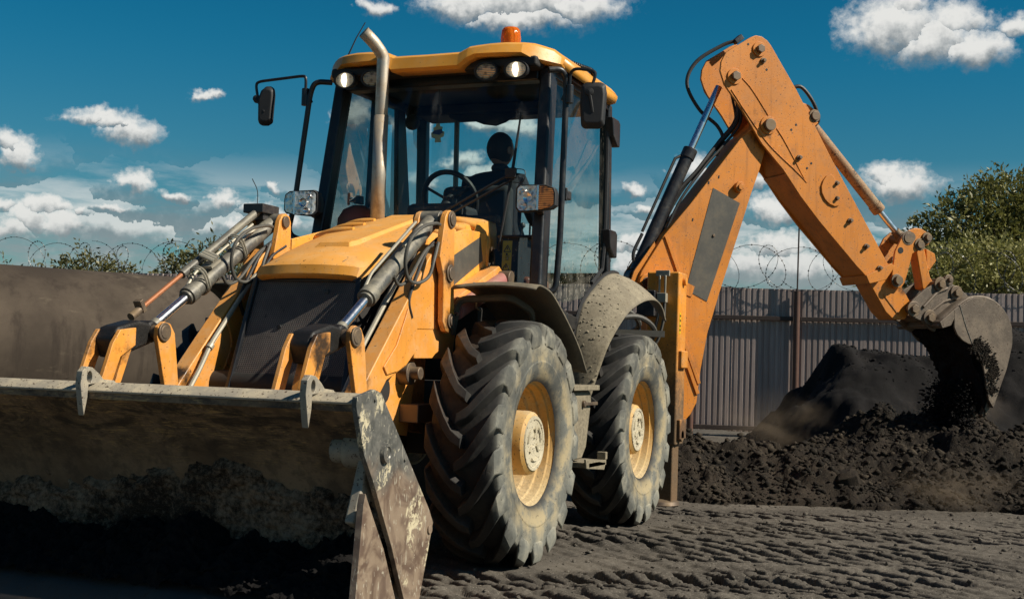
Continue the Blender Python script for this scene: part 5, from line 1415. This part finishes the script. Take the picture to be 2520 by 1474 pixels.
# king post
q = MB().cyl((-1.75,.66,.45), (-1.75,.66,1.35), .13, n=28); q.box((-1.95,.45,.5), (-1.60,.82,.66)); q.box((-1.95,.45,1.12), (-1.60,.82,1.28)); bpri([(-.12,.50),(.28,.52),(.32,.80),(.0,1.25),(-.2,1.3)], -.10, .10, q); build(q, 'king_post', M['orange_low'], BH, bevel=.012)
BOOM = [(.06,.56),(.16,.58),(.267,.686),(.331,.753),(.386,.857),(.419,1.153),(.477,1.466),(.579,1.805),(.792,2.446),(.882,2.727),(.965,2.957),(1.015,3.12),(1.08,3.30),(1.06,3.42),(.98,3.43),(.86,3.30),(.772,3.233),(.697,3.14),(.273,2.596),(.03,2.311),(-.18,1.983),(-.22,1.88),(-.17,1.78),(-.05,1.60),(-.06,.80),(-.02,.62)]
boom = build(bpri(BOOM, -.13, .13), 'boom', M['orange'], BH, bevel=.008)
q = bpri([(.496,2.757),(.768,2.641),(.46,1.745),(.25,1.84)], .1305, .134); build(q, 'decal', M['grey_decal'], boom)
q = bpri([(.262,1.90),(.335,1.872),(.305,1.775),(.235,1.80)], .134, .1365); build(q, 'patch', M['orange'], boom)
for u, z, r in ((.749,2.78,.030),):
    q = MB(); bpin(q, u, z, .13, .175, r+.018); bpin(q, u, z, .17, .19, r, 6); build(q, 'boss', M['orange'], boom, bevel=.004)
q = bpin(MB(), .511, 2.333, .13, .145, .013); build(q, 'stud', M['pin'], boom, bevel=.003)
for u, z in ((.30,2.46),(.50,2.72),(.55,2.86),(.45,2.80)):
    q = bpri([(u-.006,z-.014),(u+.006,z-.012),(u+.008,z+.014),(u-.004,z+.012)], .1305, .133); build(q, 'slot', M['print_black'], boom, smooth=0)
for a, b in (((.04,2.30),(.19,1.95)), ((.14,1.62),(.40,1.02)), ((.17,1.45),(.39,.93))):   # welded stiffeners
    q = MB().beam(BP(*a,.134), BP(*b,.134), .035, .022, up=AN); build(q, 'stiffener', M['orange'], boom, bevel=.004)
q = MB()
rh = random.Random(12)
for k in range(4):
    w_ = lambda a: rh.uniform(-a, a)
    q.tube(spline([BP(-.05+w_(.03),2.05+w_(.05),-.05+.035*k), BP(.20+w_(.04),2.64+w_(.05),-.06+.035*k+w_(.02)), BP(.42+w_(.04),2.92+w_(.04),-.05+.03*k), BP(.62+w_(.03),3.16+w_(.03),-.05+.03*k+w_(.02)), BP(.80+w_(.02),3.38+w_(.03),-.05+.03*k), BP(.80+w_(.03),3.62,-.06+.03*k), BP(.68+w_(.03),3.88,-.04+.02*k)], 8), .013+.003*(k % 3), 8)
build(q, 'hose_bundle', M['hose'], boom)['kind'] = 'stuff'
q = MB().tube(spline([BP(.80,4.16,-.05), BP(.66,4.10,-.08), BP(.42,3.93,-.10), BP(.33,3.72,-.10), BP(.46,3.50,-.10), BP(.64,3.36,-.08), BP(.68,3.22,-.04), BP(.60,3.08,-.02)], 8), .017, 8); bo = build(q, 'loop_hose', M['hose'], boom)
q = MB().beam(BP(.78,4.14,-.05), BP(.85,4.20,-.05), .06, .05); build(q, 'hose_clip', M['black_ram'], bo, bevel=.005)
for u_, z_, h_, r_ in ((1.006,3.356,.22,.055),(-.14,1.88,.17,.05),(.06,.70,.16,.06)):
    q = MB(); bpin(q, u_, z_, -h_, h_, r_); build(q, 'boom_pin', M['pin'], boom, bevel=.005)
q = MB(); bpin(q, -.14, 1.88, .10, .165, .075); build(q, 'pin_boss', M['orange'], boom, bevel=.006)
# dipper ram on the boom's back
a, b = BP(-.20, 1.93), BP(.60, 3.70); d = b-a; p = a+d*.66
dr = build(MB().cyl(a+d*.03, p, .058, n=28), 'dipper_ram', M['black_ram'], BH, bevel=.004)
q = MB().cyl(p-d.normalized()*.09, p+d.normalized()*.01, .066, n=28); q.cyl(a-AN*.06, a+AN*.06, .07, n=24); build(q, 'gland', M['black_ram'], dr, bevel=.006)
build(MB().cyl(p, b, .032, n=24), 'rod', M['chrome'], dr)
q = MB().tube([a+d*.22-AB_*.10+Vector((0,0,.02)), a+d*.60-AB_*.10+Vector((0,0,.02)), a+d*.63-AB_*.06], .014, 8); q.tube(spline([a+d*.05-AB_*.02, a+d*.12-AB_*.10, a+d*.22-AB_*.10], 6), .016, 8); build(q, 'ram_hose', M['hose'], dr)
for o in (-.09, .09):   # ears carrying the ram foot
    q = bpri([(-.30,1.80),(-.12,1.80),(.0,2.05),(-.05,2.25),(-.14,2.12),(-.24,1.98)], o-.012, o+.012); build(q, 'ear', M['orange'], dr, bevel=.004)
# dipper: two cheek plates over a box section
DC = [(.507,3.795),(.515,3.88),(.563,3.972),(.81,4.136),(.86,4.158),(.92,4.155),(.98,4.125),(1.018,4.086),(1.295,3.708),(1.688,3.103),(2.331,2.161),(2.30,2.10),(2.228,2.049),(2.12,2.02),(1.976,2.14),(1.56,2.53),(1.36,2.74),(1.174,2.967),(.942,3.188),(.73,3.476),(.552,3.68)]
dip = build(bpri(DC, .165, .19), 'dipper', M['orange'], BH, bevel=.005)
build(bpri(DC, -.19, -.165), 'far_cheek', M['orange'], dip, bevel=.005)
BOXD = [(1.20,3.80),(1.295,3.69),(1.688,3.09),(2.31,2.165),(2.14,2.035),(1.976,2.15),(1.36,2.755),(1.19,2.975),(1.12,3.2)]
build(bpri(BOXD, -.165, .165), 'box_section', M['orange'], dip, bevel=.004)
q = MB().beam(BP(1.20,2.935,0), BP(2.13,2.022,0), .372, .014, up=AB_); build(q, 'bottom_plate', M['orange'], dip, bevel=.003)
q = bpri([(2.06,2.06),(2.34,2.19),(2.38,2.16),(2.28,2.03),(2.10,1.985)], -.215, .215); build(q, 'end_flange', M['orange'], dip, bevel=.006)
for u, z, r in ((.895,4.034,.040),(.65,3.761,.045),(1.006,3.356,.055)):
    q = MB(); bpin(q, u, z, .19, .203, r+.028, 24); pb = build(q, 'boss', M['orange'], dip, bevel=.004)
    q = MB(); bpin(q, u, z, .20, .240, r, 6 if r < .05 else 20); build(q, 'pivot_pin', M['pin'], dip, bevel=.006)
for u, z in ((.937,3.935),(1.333,3.091),(1.735,2.749),(1.732,2.889),(1.888,2.555),(2.069,2.33),(2.219,2.136)):
    q = MB(); bpin(q, u, z, .19, .205, .026, 12); bpin(q, u, z, .203, .232, .017, 6); build(q, 'bolt', M['pin'], dip, bevel=.003)
for u, z in ((.783,4.068),(.978,3.859),(1.248,3.339),(1.296,3.389),(1.422,3.003),(1.465,3.051)):
    q = MB(); bpin(q, u, z, .1895, .192, .011, 10); build(q, 'hole', M['print_black'], dip, smooth=0)
ov = [(.0,.150),(-.045,.13),(-.08,.085),(-.10,.03),(-.095,-.03),(-.06,-.09),(-.01,-.13),(.05,-.147),(.095,-.135),(.105,-.08),(.09,-.01),(.06,.075),(.03,.125)]
q = bpri([(1.67+a, 2.82+b) for a, b in ov], .19, .205); build(q, 'oval_cover', M['orange'], dip, bevel=.006)
q = MB().tube(spline([BP(.717,3.765,.192), BP(.836,3.657,.192), BP(1.038,3.402,.192), BP(1.181,3.225,.192), BP(1.409,2.881,.190)], 6), .0045, 6); q.tube(spline([BP(.62,3.64,.192), BP(.80,3.42,.192), BP(1.02,3.18,.192), BP(1.30,2.97,.192), BP(1.42,2.87,.190)], 6), .005, 6); build(q, 'weld_bead', M['orange'], dip)
# bucket ram above the dipper
a, b = BP(1.495, 3.50, .03), BP(2.60, 2.455, .0); d = b-a; p = a+d*.76
br = build(MB().cyl(a, p, .056, n=26), 'bucket_ram', M['rust_ram'], BH, bevel=.004)
q = MB().cyl(p-d.normalized()*.07, p+d.normalized()*.012, .064, n=26); build(q, 'gland', M['rust_ram'], br, bevel=.005)
build(MB().cyl(p, b, .03, n=22), 'rod', M['chrome'], br)
q = MB().cyl(b-d.normalized()*.10, b, .042, .05, n=20); q.cyl(b-AN*.06, b+AN*.06, .055, n=20); q.cyl(a-AN*.07, a+AN*.07, .07, n=20); build(q, 'eye', M['pin'], br, bevel=.005)
q = MB().tube(spline([BP(1.28,3.74,.12), BP(1.38,3.75,.14), BP(1.50,3.62,.15), BP(1.57,3.48,.13), BP(1.55,3.42,.10)], 8), .018, 8); q.tube(spline([BP(1.60,3.22,.16), BP(1.75,3.0,.17), BP(1.84,2.86,.17), BP(1.85,2.80,.15)], 6), .009, 6); build(q, 'ram_hose', M['hose'], br)
for o in (-.12, .12):
    q = bpri([(1.36,3.62),(1.46,3.60),(1.56,3.54),(1.57,3.44),(1.50,3.38),(1.46,3.42)], o-.015, o+.015); build(q, 'ear', M['orange'], br, bevel=.005)
q = MB(); bpin(q, 1.495, 3.49, -.16, .21, .042); bpin(q, 1.495, 3.49, .16, .19, .06); build(q, 'pivot_pin', M['pin'], br, bevel=.005)
# extending end of the dipper
EX = [(2.10,2.06),(2.172,1.997),(2.357,1.739),(2.443,1.672),(2.571,1.677),(2.64,1.76),(2.621,1.859),(2.45,2.10),(2.30,2.22)]
dx = build(bpri(EX, -.115, .115), 'dipper_extension', M['orange'], BH, bevel=.008)
q = MB().beam(BP(2.33,1.90,.118), BP(2.50,1.72,.118), .012, .008, up=AN); build(q, 'slide_strip', M['grease_orange'], dx)
# tipping levers and link
TL = [(2.578,2.52),(2.65,2.545),(2.718,2.54),(2.80,2.50),(2.83,2.45),(2.80,2.395),(2.70,2.35),(2.614,2.296),(2.584,2.178),(2.535,2.02),(2.49,1.965),(2.42,1.965),(2.384,2.02),(2.395,2.12),(2.422,2.311),(2.504,2.46)]
for k, (o0, o1) in enumerate(((.13,.155), (-.155,-.13))):
    tl = build(bpri(TL, o0, o1), 'tipping_lever', M['grease_orange'] if k else M['orange'], BH, bevel=.006)
    if k == 0:
        for u, z, r, h in ((2.564,2.444,.048,.012),(2.769,2.457,.034,.05),(2.694,2.389,.040,.03),(2.433,2.034,.042,.06)):
            q = MB(); bpin(q, u, z, .155, .155+h, r, 20); bpin(q, u, z, .155, .155+h*.35, r+.02, 20); build(q, 'pin', M['pin'], tl, bevel=.005)
        q = MB(); bpin(q, 2.481, 2.322, .153, .158, .03, 12); build(q, 'grease_hole', M['print_black'], tl, smooth=0)
for u_, z_, r_ in ((2.60,2.455,.045),(2.45,2.03,.05)):
    q = MB(); bpin(q, u_, z_, -.16, .16, r_); build(q, 'cross_pin', M['pin'], BH)
q = bpri([(2.70,2.42),(2.80,2.42),(2.885,2.10),(2.93,2.04),(2.88,1.96),(2.80,1.98),(2.78,2.08)], -.045, .075); tk = build(q, 'tipping_link', M['orange'], BH, bevel=.012)
q = bpri([(2.86,2.37),(2.96,2.33),(2.98,2.26),(2.90,2.16),(2.87,2.20)], -.03, .04); build(q, 'link_lug', M['orange'], tk, bevel=.006)
# digger bucket: hitch, curved shell, side plates, teeth
HT = [(2.545,1.782),(2.60,1.86),(2.74,1.97),(2.885,2.049),(3.0,2.12),(3.06,2.09),(3.06,2.03),(3.12,2.01),(3.239,1.932),(3.05,1.78),(2.95,1.70),(2.86,1.57),(2.79,1.60),(2.719,1.664),(2.60,1.70)]
DB = None
BSIDE = [(2.962,1.778),(3.058,1.845),(3.167,1.904),(3.299,1.92),(3.42,1.89),(3.523,1.822),(3.59,1.745),(3.627,1.663),(3.64,1.57),(3.64,1.482),(3.61,1.36),(3.577,1.245),(3.501,1.063),(3.426,.873),(3.37,.952),(3.345,1.06),(3.333,1.148),(3.30,1.27),(3.241,1.396),(3.16,1.455),(3.064,1.497),(3.0,1.55),(2.964,1.618)]
back = [Vector((u,z,0)) for u, z in [(2.80,1.62),(2.86,1.70),(2.962,1.775),(3.058,1.845),(3.167,1.904),(3.299,1.92),(3.42,1.89),(3.523,1.822),(3.59,1.745),(3.627,1.663),(3.64,1.57),(3.64,1.482),(3.61,1.36),(3.577,1.245),(3.501,1.063),(3.43,.88)]]
bk = spline(back, 4)
rows = [[BP(p.x, p.y, o) for p in bk] for o in np.linspace(-.31, .31, 9)]
DB = build(MB().grid(rows), 'digger_bucket', M['digger'], BH, smooth=50, solid=.02)
for o0, o1 in ((.308, .332), (-.332, -.308)): build(bpri(BSIDE, o0, o1), 'side_plate', M['digger'], DB, bevel=.004)
q = bpri([(2.80,1.66),(2.98,1.80),(3.05,1.84),(3.0,1.76),(2.93,1.63),(2.83,1.60)], -.33, .33); build(q, 'top_plate', M['digger'], DB, bevel=.008)
for o0, o1 in ((.155,.185), (-.185,-.155)):
    h = build(bpri(HT, o0, o1), 'hitch_plate', M['digger'], DB, bevel=.008)
for u, z, r in ((2.607,1.775,.052),(2.791,1.702,.052),(2.905,2.022,.048),(3.092,1.95,.048),(3.0,2.07,.030)):
    q = MB(); bpin(q, u, z, -.22, .225, r*.72, 18); bpin(q, u, z, .185, .205, r+.022, 20); bpin(q, u, z, .205, .235, r*.85, 6); build(q, 'pin', M['pin'], DB, bevel=.006)
q = MB().tube([BP(2.72,1.80,.19), BP(2.88,1.95,.19), BP(2.99,1.99,.19)], .016, 8); q.tube([BP(2.78,1.74,.19), BP(2.95,1.86,.19), BP(3.1,1.91,.19)], .014, 8); build(q, 'hitch_ribs', M['digger'], DB)
q = MB().tube([BP(3.02,1.83,.333), BP(3.10,1.62,.333), BP(3.17,1.47,.333)], .004, 5); build(q, 'weld_line', M['plate'], DB)
for i in range(5):
    o = -.26+.13*i
    q = bpri([(3.50,1.06),(3.46,1.08),(3.33,.80),(3.36,.78),(3.46,.93)], o-.03, o+.03); build(q, 'tooth', M['pin'], DB, bevel=.005)
# soil in the digger bucket, spilling over its lip, and falling out
def digger_soil():
    nu, no = 60, 70
    u = np.linspace(0, 1, nu); o = np.linspace(-.305, .305, no)
    Ug, Og = np.meshgrid(u, o, indexing='ij')
    # from the mouth's upper edge to past the teeth
    cu = np.interp(Ug, [0,.25,.5,.75,.9,1], [2.97,3.08,3.22,3.29,3.33,3.36]); cz = np.interp(Ug, [0,.25,.5,.75,.9,1], [1.60,1.46,1.30,1.08,.92,.80])
    n = .03*fbm(Ug*6, Og*9, 4, 101)+.02*np.abs(fbm(Ug*22, Og*26, 3, 103))
    cu = cu+.02+n*.8; cz = cz+n*.9
    p = np.array(KB)[None, None]+np.array(AB_)[None, None]*cu[..., None]+np.array(AN)[None, None]*Og[..., None]; p[..., 2] = cz
    o_ = np_mesh('dug_soil', p.reshape(-1, 3), grid_faces(nu, no), M['black_soil'])
    return tag(o_, 'black soil filling the mouth of the digger bucket', 'soil', kind='stuff')
digger_soil()
def falling():
    r = np.random.default_rng(55); n = 24000
    t = r.random(n)**.8
    z = 1.10-t*.98+.03*r.normal(size=n)
    wdt = .20+.16*t
    u = 3.20+.05*t+r.normal(size=n)*(.050+.045*t); o = np.clip(r.normal(size=n)*wdt*.6-.04, -.34, .27)
    p = np.array(KB)+np.array(AB_)*u[:, None]+np.array(AN)*o[:, None]; p[:, 2] = z
    size = .003*(6.0)**(r.random(n)**2.6)
    v, f = lump_mesh(n, p, size, 56)
    o_ = np_mesh('falling_soil', v, f, M['black_soil'], smooth=False)
    return tag(o_, 'stream of black soil falling out of the digger bucket', 'soil', kind='stuff')
falling()
def stuck():
    r = np.random.default_rng(57); n = 1800
    c = np.array([(3.20,1.43),(3.33,1.42),(3.40,1.30),(3.39,1.18),(3.40,1.05),(3.31,1.33),(3.24,1.46),(3.43,1.22)])[r.integers(0, 8, n)]
    c = c+r.normal(size=(n, 2))*.032
    p = np.array(KB)+np.array(AB_)*c[:, :1]+np.array(AN)*.335; p[:, 2] = c[:, 1]
    v, f = lump_mesh(n, p, .003+.010*r.random(n)**2.5, 58)
    o_ = np_mesh('stuck_mud', v, f, M['heap']); o_.parent = DB; o_['kind'] = 'stuff'
stuck()
# broken lump half buried in the low heap
x, y = yard(3.03, 11.25)
m = MB(); r = random.Random(3)
ring = lambda k, z, n=9: [(k*(1+r.uniform(-.15,.15))*math.cos(i/n*6.283)*.13, k*(1+r.uniform(-.15,.15))*math.sin(i/n*6.283)*.12, z+r.uniform(-.015,.015)) for i in range(n)]
A_, B2, C2 = ring(1.0,-.05), ring(1.0,.07), ring(.55,.11); n = 9
m.add(A_+B2+C2, [(j*n+i,j*n+(i+1)%n,(j+1)*n+(i+1)%n,(j+1)*n+i) for j in range(2) for i in range(n)]+[tuple(range(2*n,3*n))])
o = build(m, 'broken_lump', M['heap'], bevel=.008); o.location = (x, y, float(spoil_h(np.array([3.03]), np.array([11.25]))[0])+.02); o.rotation_euler = (.35,.2,.4)
tag(o, 'flat-topped dark lump of earth on the low heap near the machine', 'rubble')

# ------------------------------------------------------------------ driver, turned to the rear at the digging controls
def person():
    root = empty('person', (.38, .04, 1.55), 'driver in a dark shirt seen from behind through the windscreen', 'person')
    P0 = Vector((.38, .04, 0))
    J = {'pel':(.0,0,2.02,.15,.15), 'bel':(.01,0,2.18,.155,.13), 'che':(.0,0,2.40,.185,.12), 'nk':(.01,.02,2.56,.08,.08), 'nk2':(.015,.03,2.63,.07,.07),
         'sL':(.01,.19,2.485,.075,.075),'sR':(.01,-.20,2.475,.075,.075),'eL':(-.05,.27,2.22,.052,.052),'eR':(-.06,-.26,2.24,.052,.052),'wL':(-.30,.20,2.20,.036,.036),'wR':(-.30,-.16,2.26,.036,.036),
         'hL':(-.36,.16,2.32,.038,.030),'hR':(-.37,-.14,2.36,.038,.030),'kL':(-.42,.14,2.00,.085,.085),'kR':(-.42,-.12,2.00,.085,.085),'aL':(-.40,.15,1.62,.055,.055),'aR':(-.40,-.13,1.62,.055,.055),'fL':(-.54,.16,1.58,.045,.04),'fR':(-.54,-.13,1.58,.045,.04),'tL':(-.12,.11,2.0,.11,.11),'tR':(-.12,-.10,2.0,.11,.11)}
    E_ = [('pel','bel'),('bel','che'),('che','nk'),('nk','nk2'),('che','sL'),('che','sR'),('sL','eL'),('sR','eR'),('eL','wL'),('eR','wR'),('wL','hL'),('wR','hR'),('pel','tL'),('pel','tR'),('tL','kL'),('tR','kR'),('kL','aL'),('kR','aR'),('aL','fL'),('aR','fR')]
    names = list(J); me = bpy.data.meshes.new('body')
    me.from_pydata([J[k][:3] for k in names], [(names.index(a), names.index(b)) for a, b in E_], [])
    o = bpy.data.objects.new('body', me); col.objects.link(o); o.parent = root; o.location = (0, 0, -1.55)
    sk = o.modifiers.new('skin', 'SKIN')
    for i, k in enumerate(names): me.skin_vertices[0].data[i].radius = J[k][3:5]
    me.skin_vertices[0].data[0].use_root = True
    ss = o.modifiers.new('sub', 'SUBSURF'); ss.levels = 2; ss.render_levels = 2
    me.materials.append(M['shirt'])
    # head: cropped skull, face turned to the machine's left rear
    m = MB(); rows = []; hc = Vector((.0,.015,2.725)); yaw = R(158)
    for i in range(17):
        th = math.pi*i/16; row = []
        for j in range(25):
            ph = 2*math.pi*j/24; sx, sy, sz = math.sin(th)*math.cos(ph), math.sin(th)*math.sin(ph), math.cos(th)
            rx, ry, rz_ = .112, .092, .132
            if sz < 0: k = 1+.30*sz; sy *= k; sx *= (1+.18*sz) if sx < 0 else (1+.02*sz)
            x_ = sx*rx; y_ = sy*ry; z_ = sz*rz_
            if sx > .75 and abs(sy) < .22: x_ += .022*math.exp(-((sz+.15)/.14)**2)*math.exp(-(sy/.12)**2)      # nose
            if sx > .6: x_ -= .010*math.exp(-((sz-.10)/.10)**2)*math.exp(-((abs(sy)-.35)/.16)**2)                  # eye sockets
            if sx > .6: x_ -= .006*math.exp(-((sz+.45)/.06)**2)                                                     # mouth line
            c_, s_ = math.cos(yaw), math.sin(yaw)
            row.append(hc+Vector((x_*c_-y_*s_, x_*s_+y_*c_, z_)))
        rows.append(row)
    m.grid(rows)
    hd = build(rel(m, Vector((0,0,1.55))), 'head', M['skin'], root, smooth=80)
    hr = MB(); rows2 = []
    for i in range(11):
        th = math.pi*.78*i/10; row = []
        for j in range(25):
            ph = 2*math.pi*j/24; sx, sy, sz = math.sin(th)*math.cos(ph), math.sin(th)*math.sin(ph), math.cos(th)
            if sx > .45 and sz < .5: k2 = .9
            elif sz < 0: k2 = 1.03*(1+.16*sz)
            else: k2 = 1.035
            c_, s_ = math.cos(yaw), math.sin(yaw); x_, y_, z_ = sx*.112*k2, sy*.092*k2, sz*.132*k2
            row.append(hc+Vector((x_*c_-y_*s_, x_*s_+y_*c_, z_-1.55)))
        rows2.append(row)
    hr.grid(rows2); build(hr, 'hair', M['hair'], hd, smooth=80)
    for sg in (1, -1):
        e = hc+Matrix.Rotation(yaw, 3, 'Z') @ Vector((-.005, sg*.094, -.01)); d = Matrix.Rotation(yaw, 3, 'Z') @ Vector((-.25, sg, 0))
        q = MB().lathe([(0,.008),(.010,.007),(.018,.012),(.022,.006),(.016,-.008),(0,-.010)], e, d, 14)
        q.v = [(x, y, e.z+(z-e.z)*1.35-1.55) for x, y, z in q.v]; build(q, 'ear', M['skin'], hd, smooth=60)
    # fingers curled round the two control levers
    for hx, hy, hz_ in ((-.37,.155,2.36), (-.375,-.14,2.40)):
        for k in range(4):
            z = hz_+.022-k*.019; l = .036-.004*abs(k-1.2)
            q = MB().tube(spline([(hx-.005,hy+.03,z-1.55),(hx-.035,hy+.02,z-1.55),(hx-.040,hy-.012,z-1.55),(hx-.015,hy-.018-l*.1,z-1.55)], 4), .0088, 7); build(q, 'finger', M['skin'], root)
        q = MB().tube(spline([(hx+.005,hy+.02,hz_-1.56),(hx-.012,hy-.005,hz_+.015-1.55),(hx-.03,hy-.012,hz_+.035-1.55)], 4), .0095, 7); build(q, 'thumb', M['skin'], root)
    return root
person()
# air freshener hanging from the cab ceiling
af = empty('air_freshener', (1.22, -.06, 2.70), 'blue and cream card air freshener dangling behind the windscreen', 'air freshener')
q = MB().prism([(-.012,.07),(.012,.07),(.015,.05),(.035,.045),(.03,.02),(.05,.01),(.045,-.02),(.02,-.03),(.028,-.06),(-.02,-.06),(-.018,-.035),(-.045,-.025),(-.05,.005),(-.03,.02),(-.035,.04),(-.015,.05)], lambda a, b, d: (d, a, b), 0, .006); build(q, 'card', M['cream_air'], af)
q = MB().prism([(-.03,.02),(.03,.03),(.04,.005),(.015,-.01),(-.04,.0)], lambda a, b, d: (d, a, b), .006, .008); build(q, 'print', M['blue_air'], af, smooth=0)
q = MB().tube([(0,0,.07),(0,.002,.38)], .002, 4); build(q, 'string', M['print_black'], af)

# ------------------------------------------------------------------ dust hanging over the digging
def mat_dust(dens):
    m = bpy.data.materials.new('dust_in_the_air'); m.use_nodes = True
    t = NT(m.node_tree); t.n.clear(); out = t.add('ShaderNodeOutputMaterial')
    tc = t.add('ShaderNodeTexCoord').outputs['Object']
    r = t.vmath('LENGTH', tc)
    n = t.noise(tc, 1.6, 5, .62, .6)
    d = t.math('MULTIPLY', t.ramp(r, 1.0, .15), t.ramp(n, .42, .72))
    v = t.add('ShaderNodeVolumePrincipled', {'Color': (.62,.47,.32), 'Density': t.math('MULTIPLY', d, dens), 'Anisotropy': .2})
    t.l.new(v.outputs[0], out.inputs['Volume']); return m
def dust(s, w, z, rs, rw, rz, dens, label):
    x, y = yard(s, w)
    bm = bmesh.new(); bmesh.ops.create_icosphere(bm, subdivisions=3, radius=1)
    me = bpy.data.meshes.new('dust_cloud'); bm.to_mesh(me); bm.free()
    o = bpy.data.objects.new('dust_cloud', me); me.materials.append(mat_dust(dens)); col.objects.link(o)
    o.location = (x, y, z); o.scale = (rw, rs, rz); o.rotation_euler = (0, 0, math.atan2(RH[1], RH[0])-math.pi/2)
    tag(o, label, 'dust', kind='stuff')
dust(2.75, 13.2, .62, .75, .5, .42, 1.6, 'thin brown dust drifting in front of the black pile')
dust(4.35, 12.6, .75, .8, .5, .45, 1.3, 'thin brown dust under the falling soil')
dust(3.75, 10.6, .22, .7, .4, .25, 1.4, 'thin brown dust at the foot of the low heap')
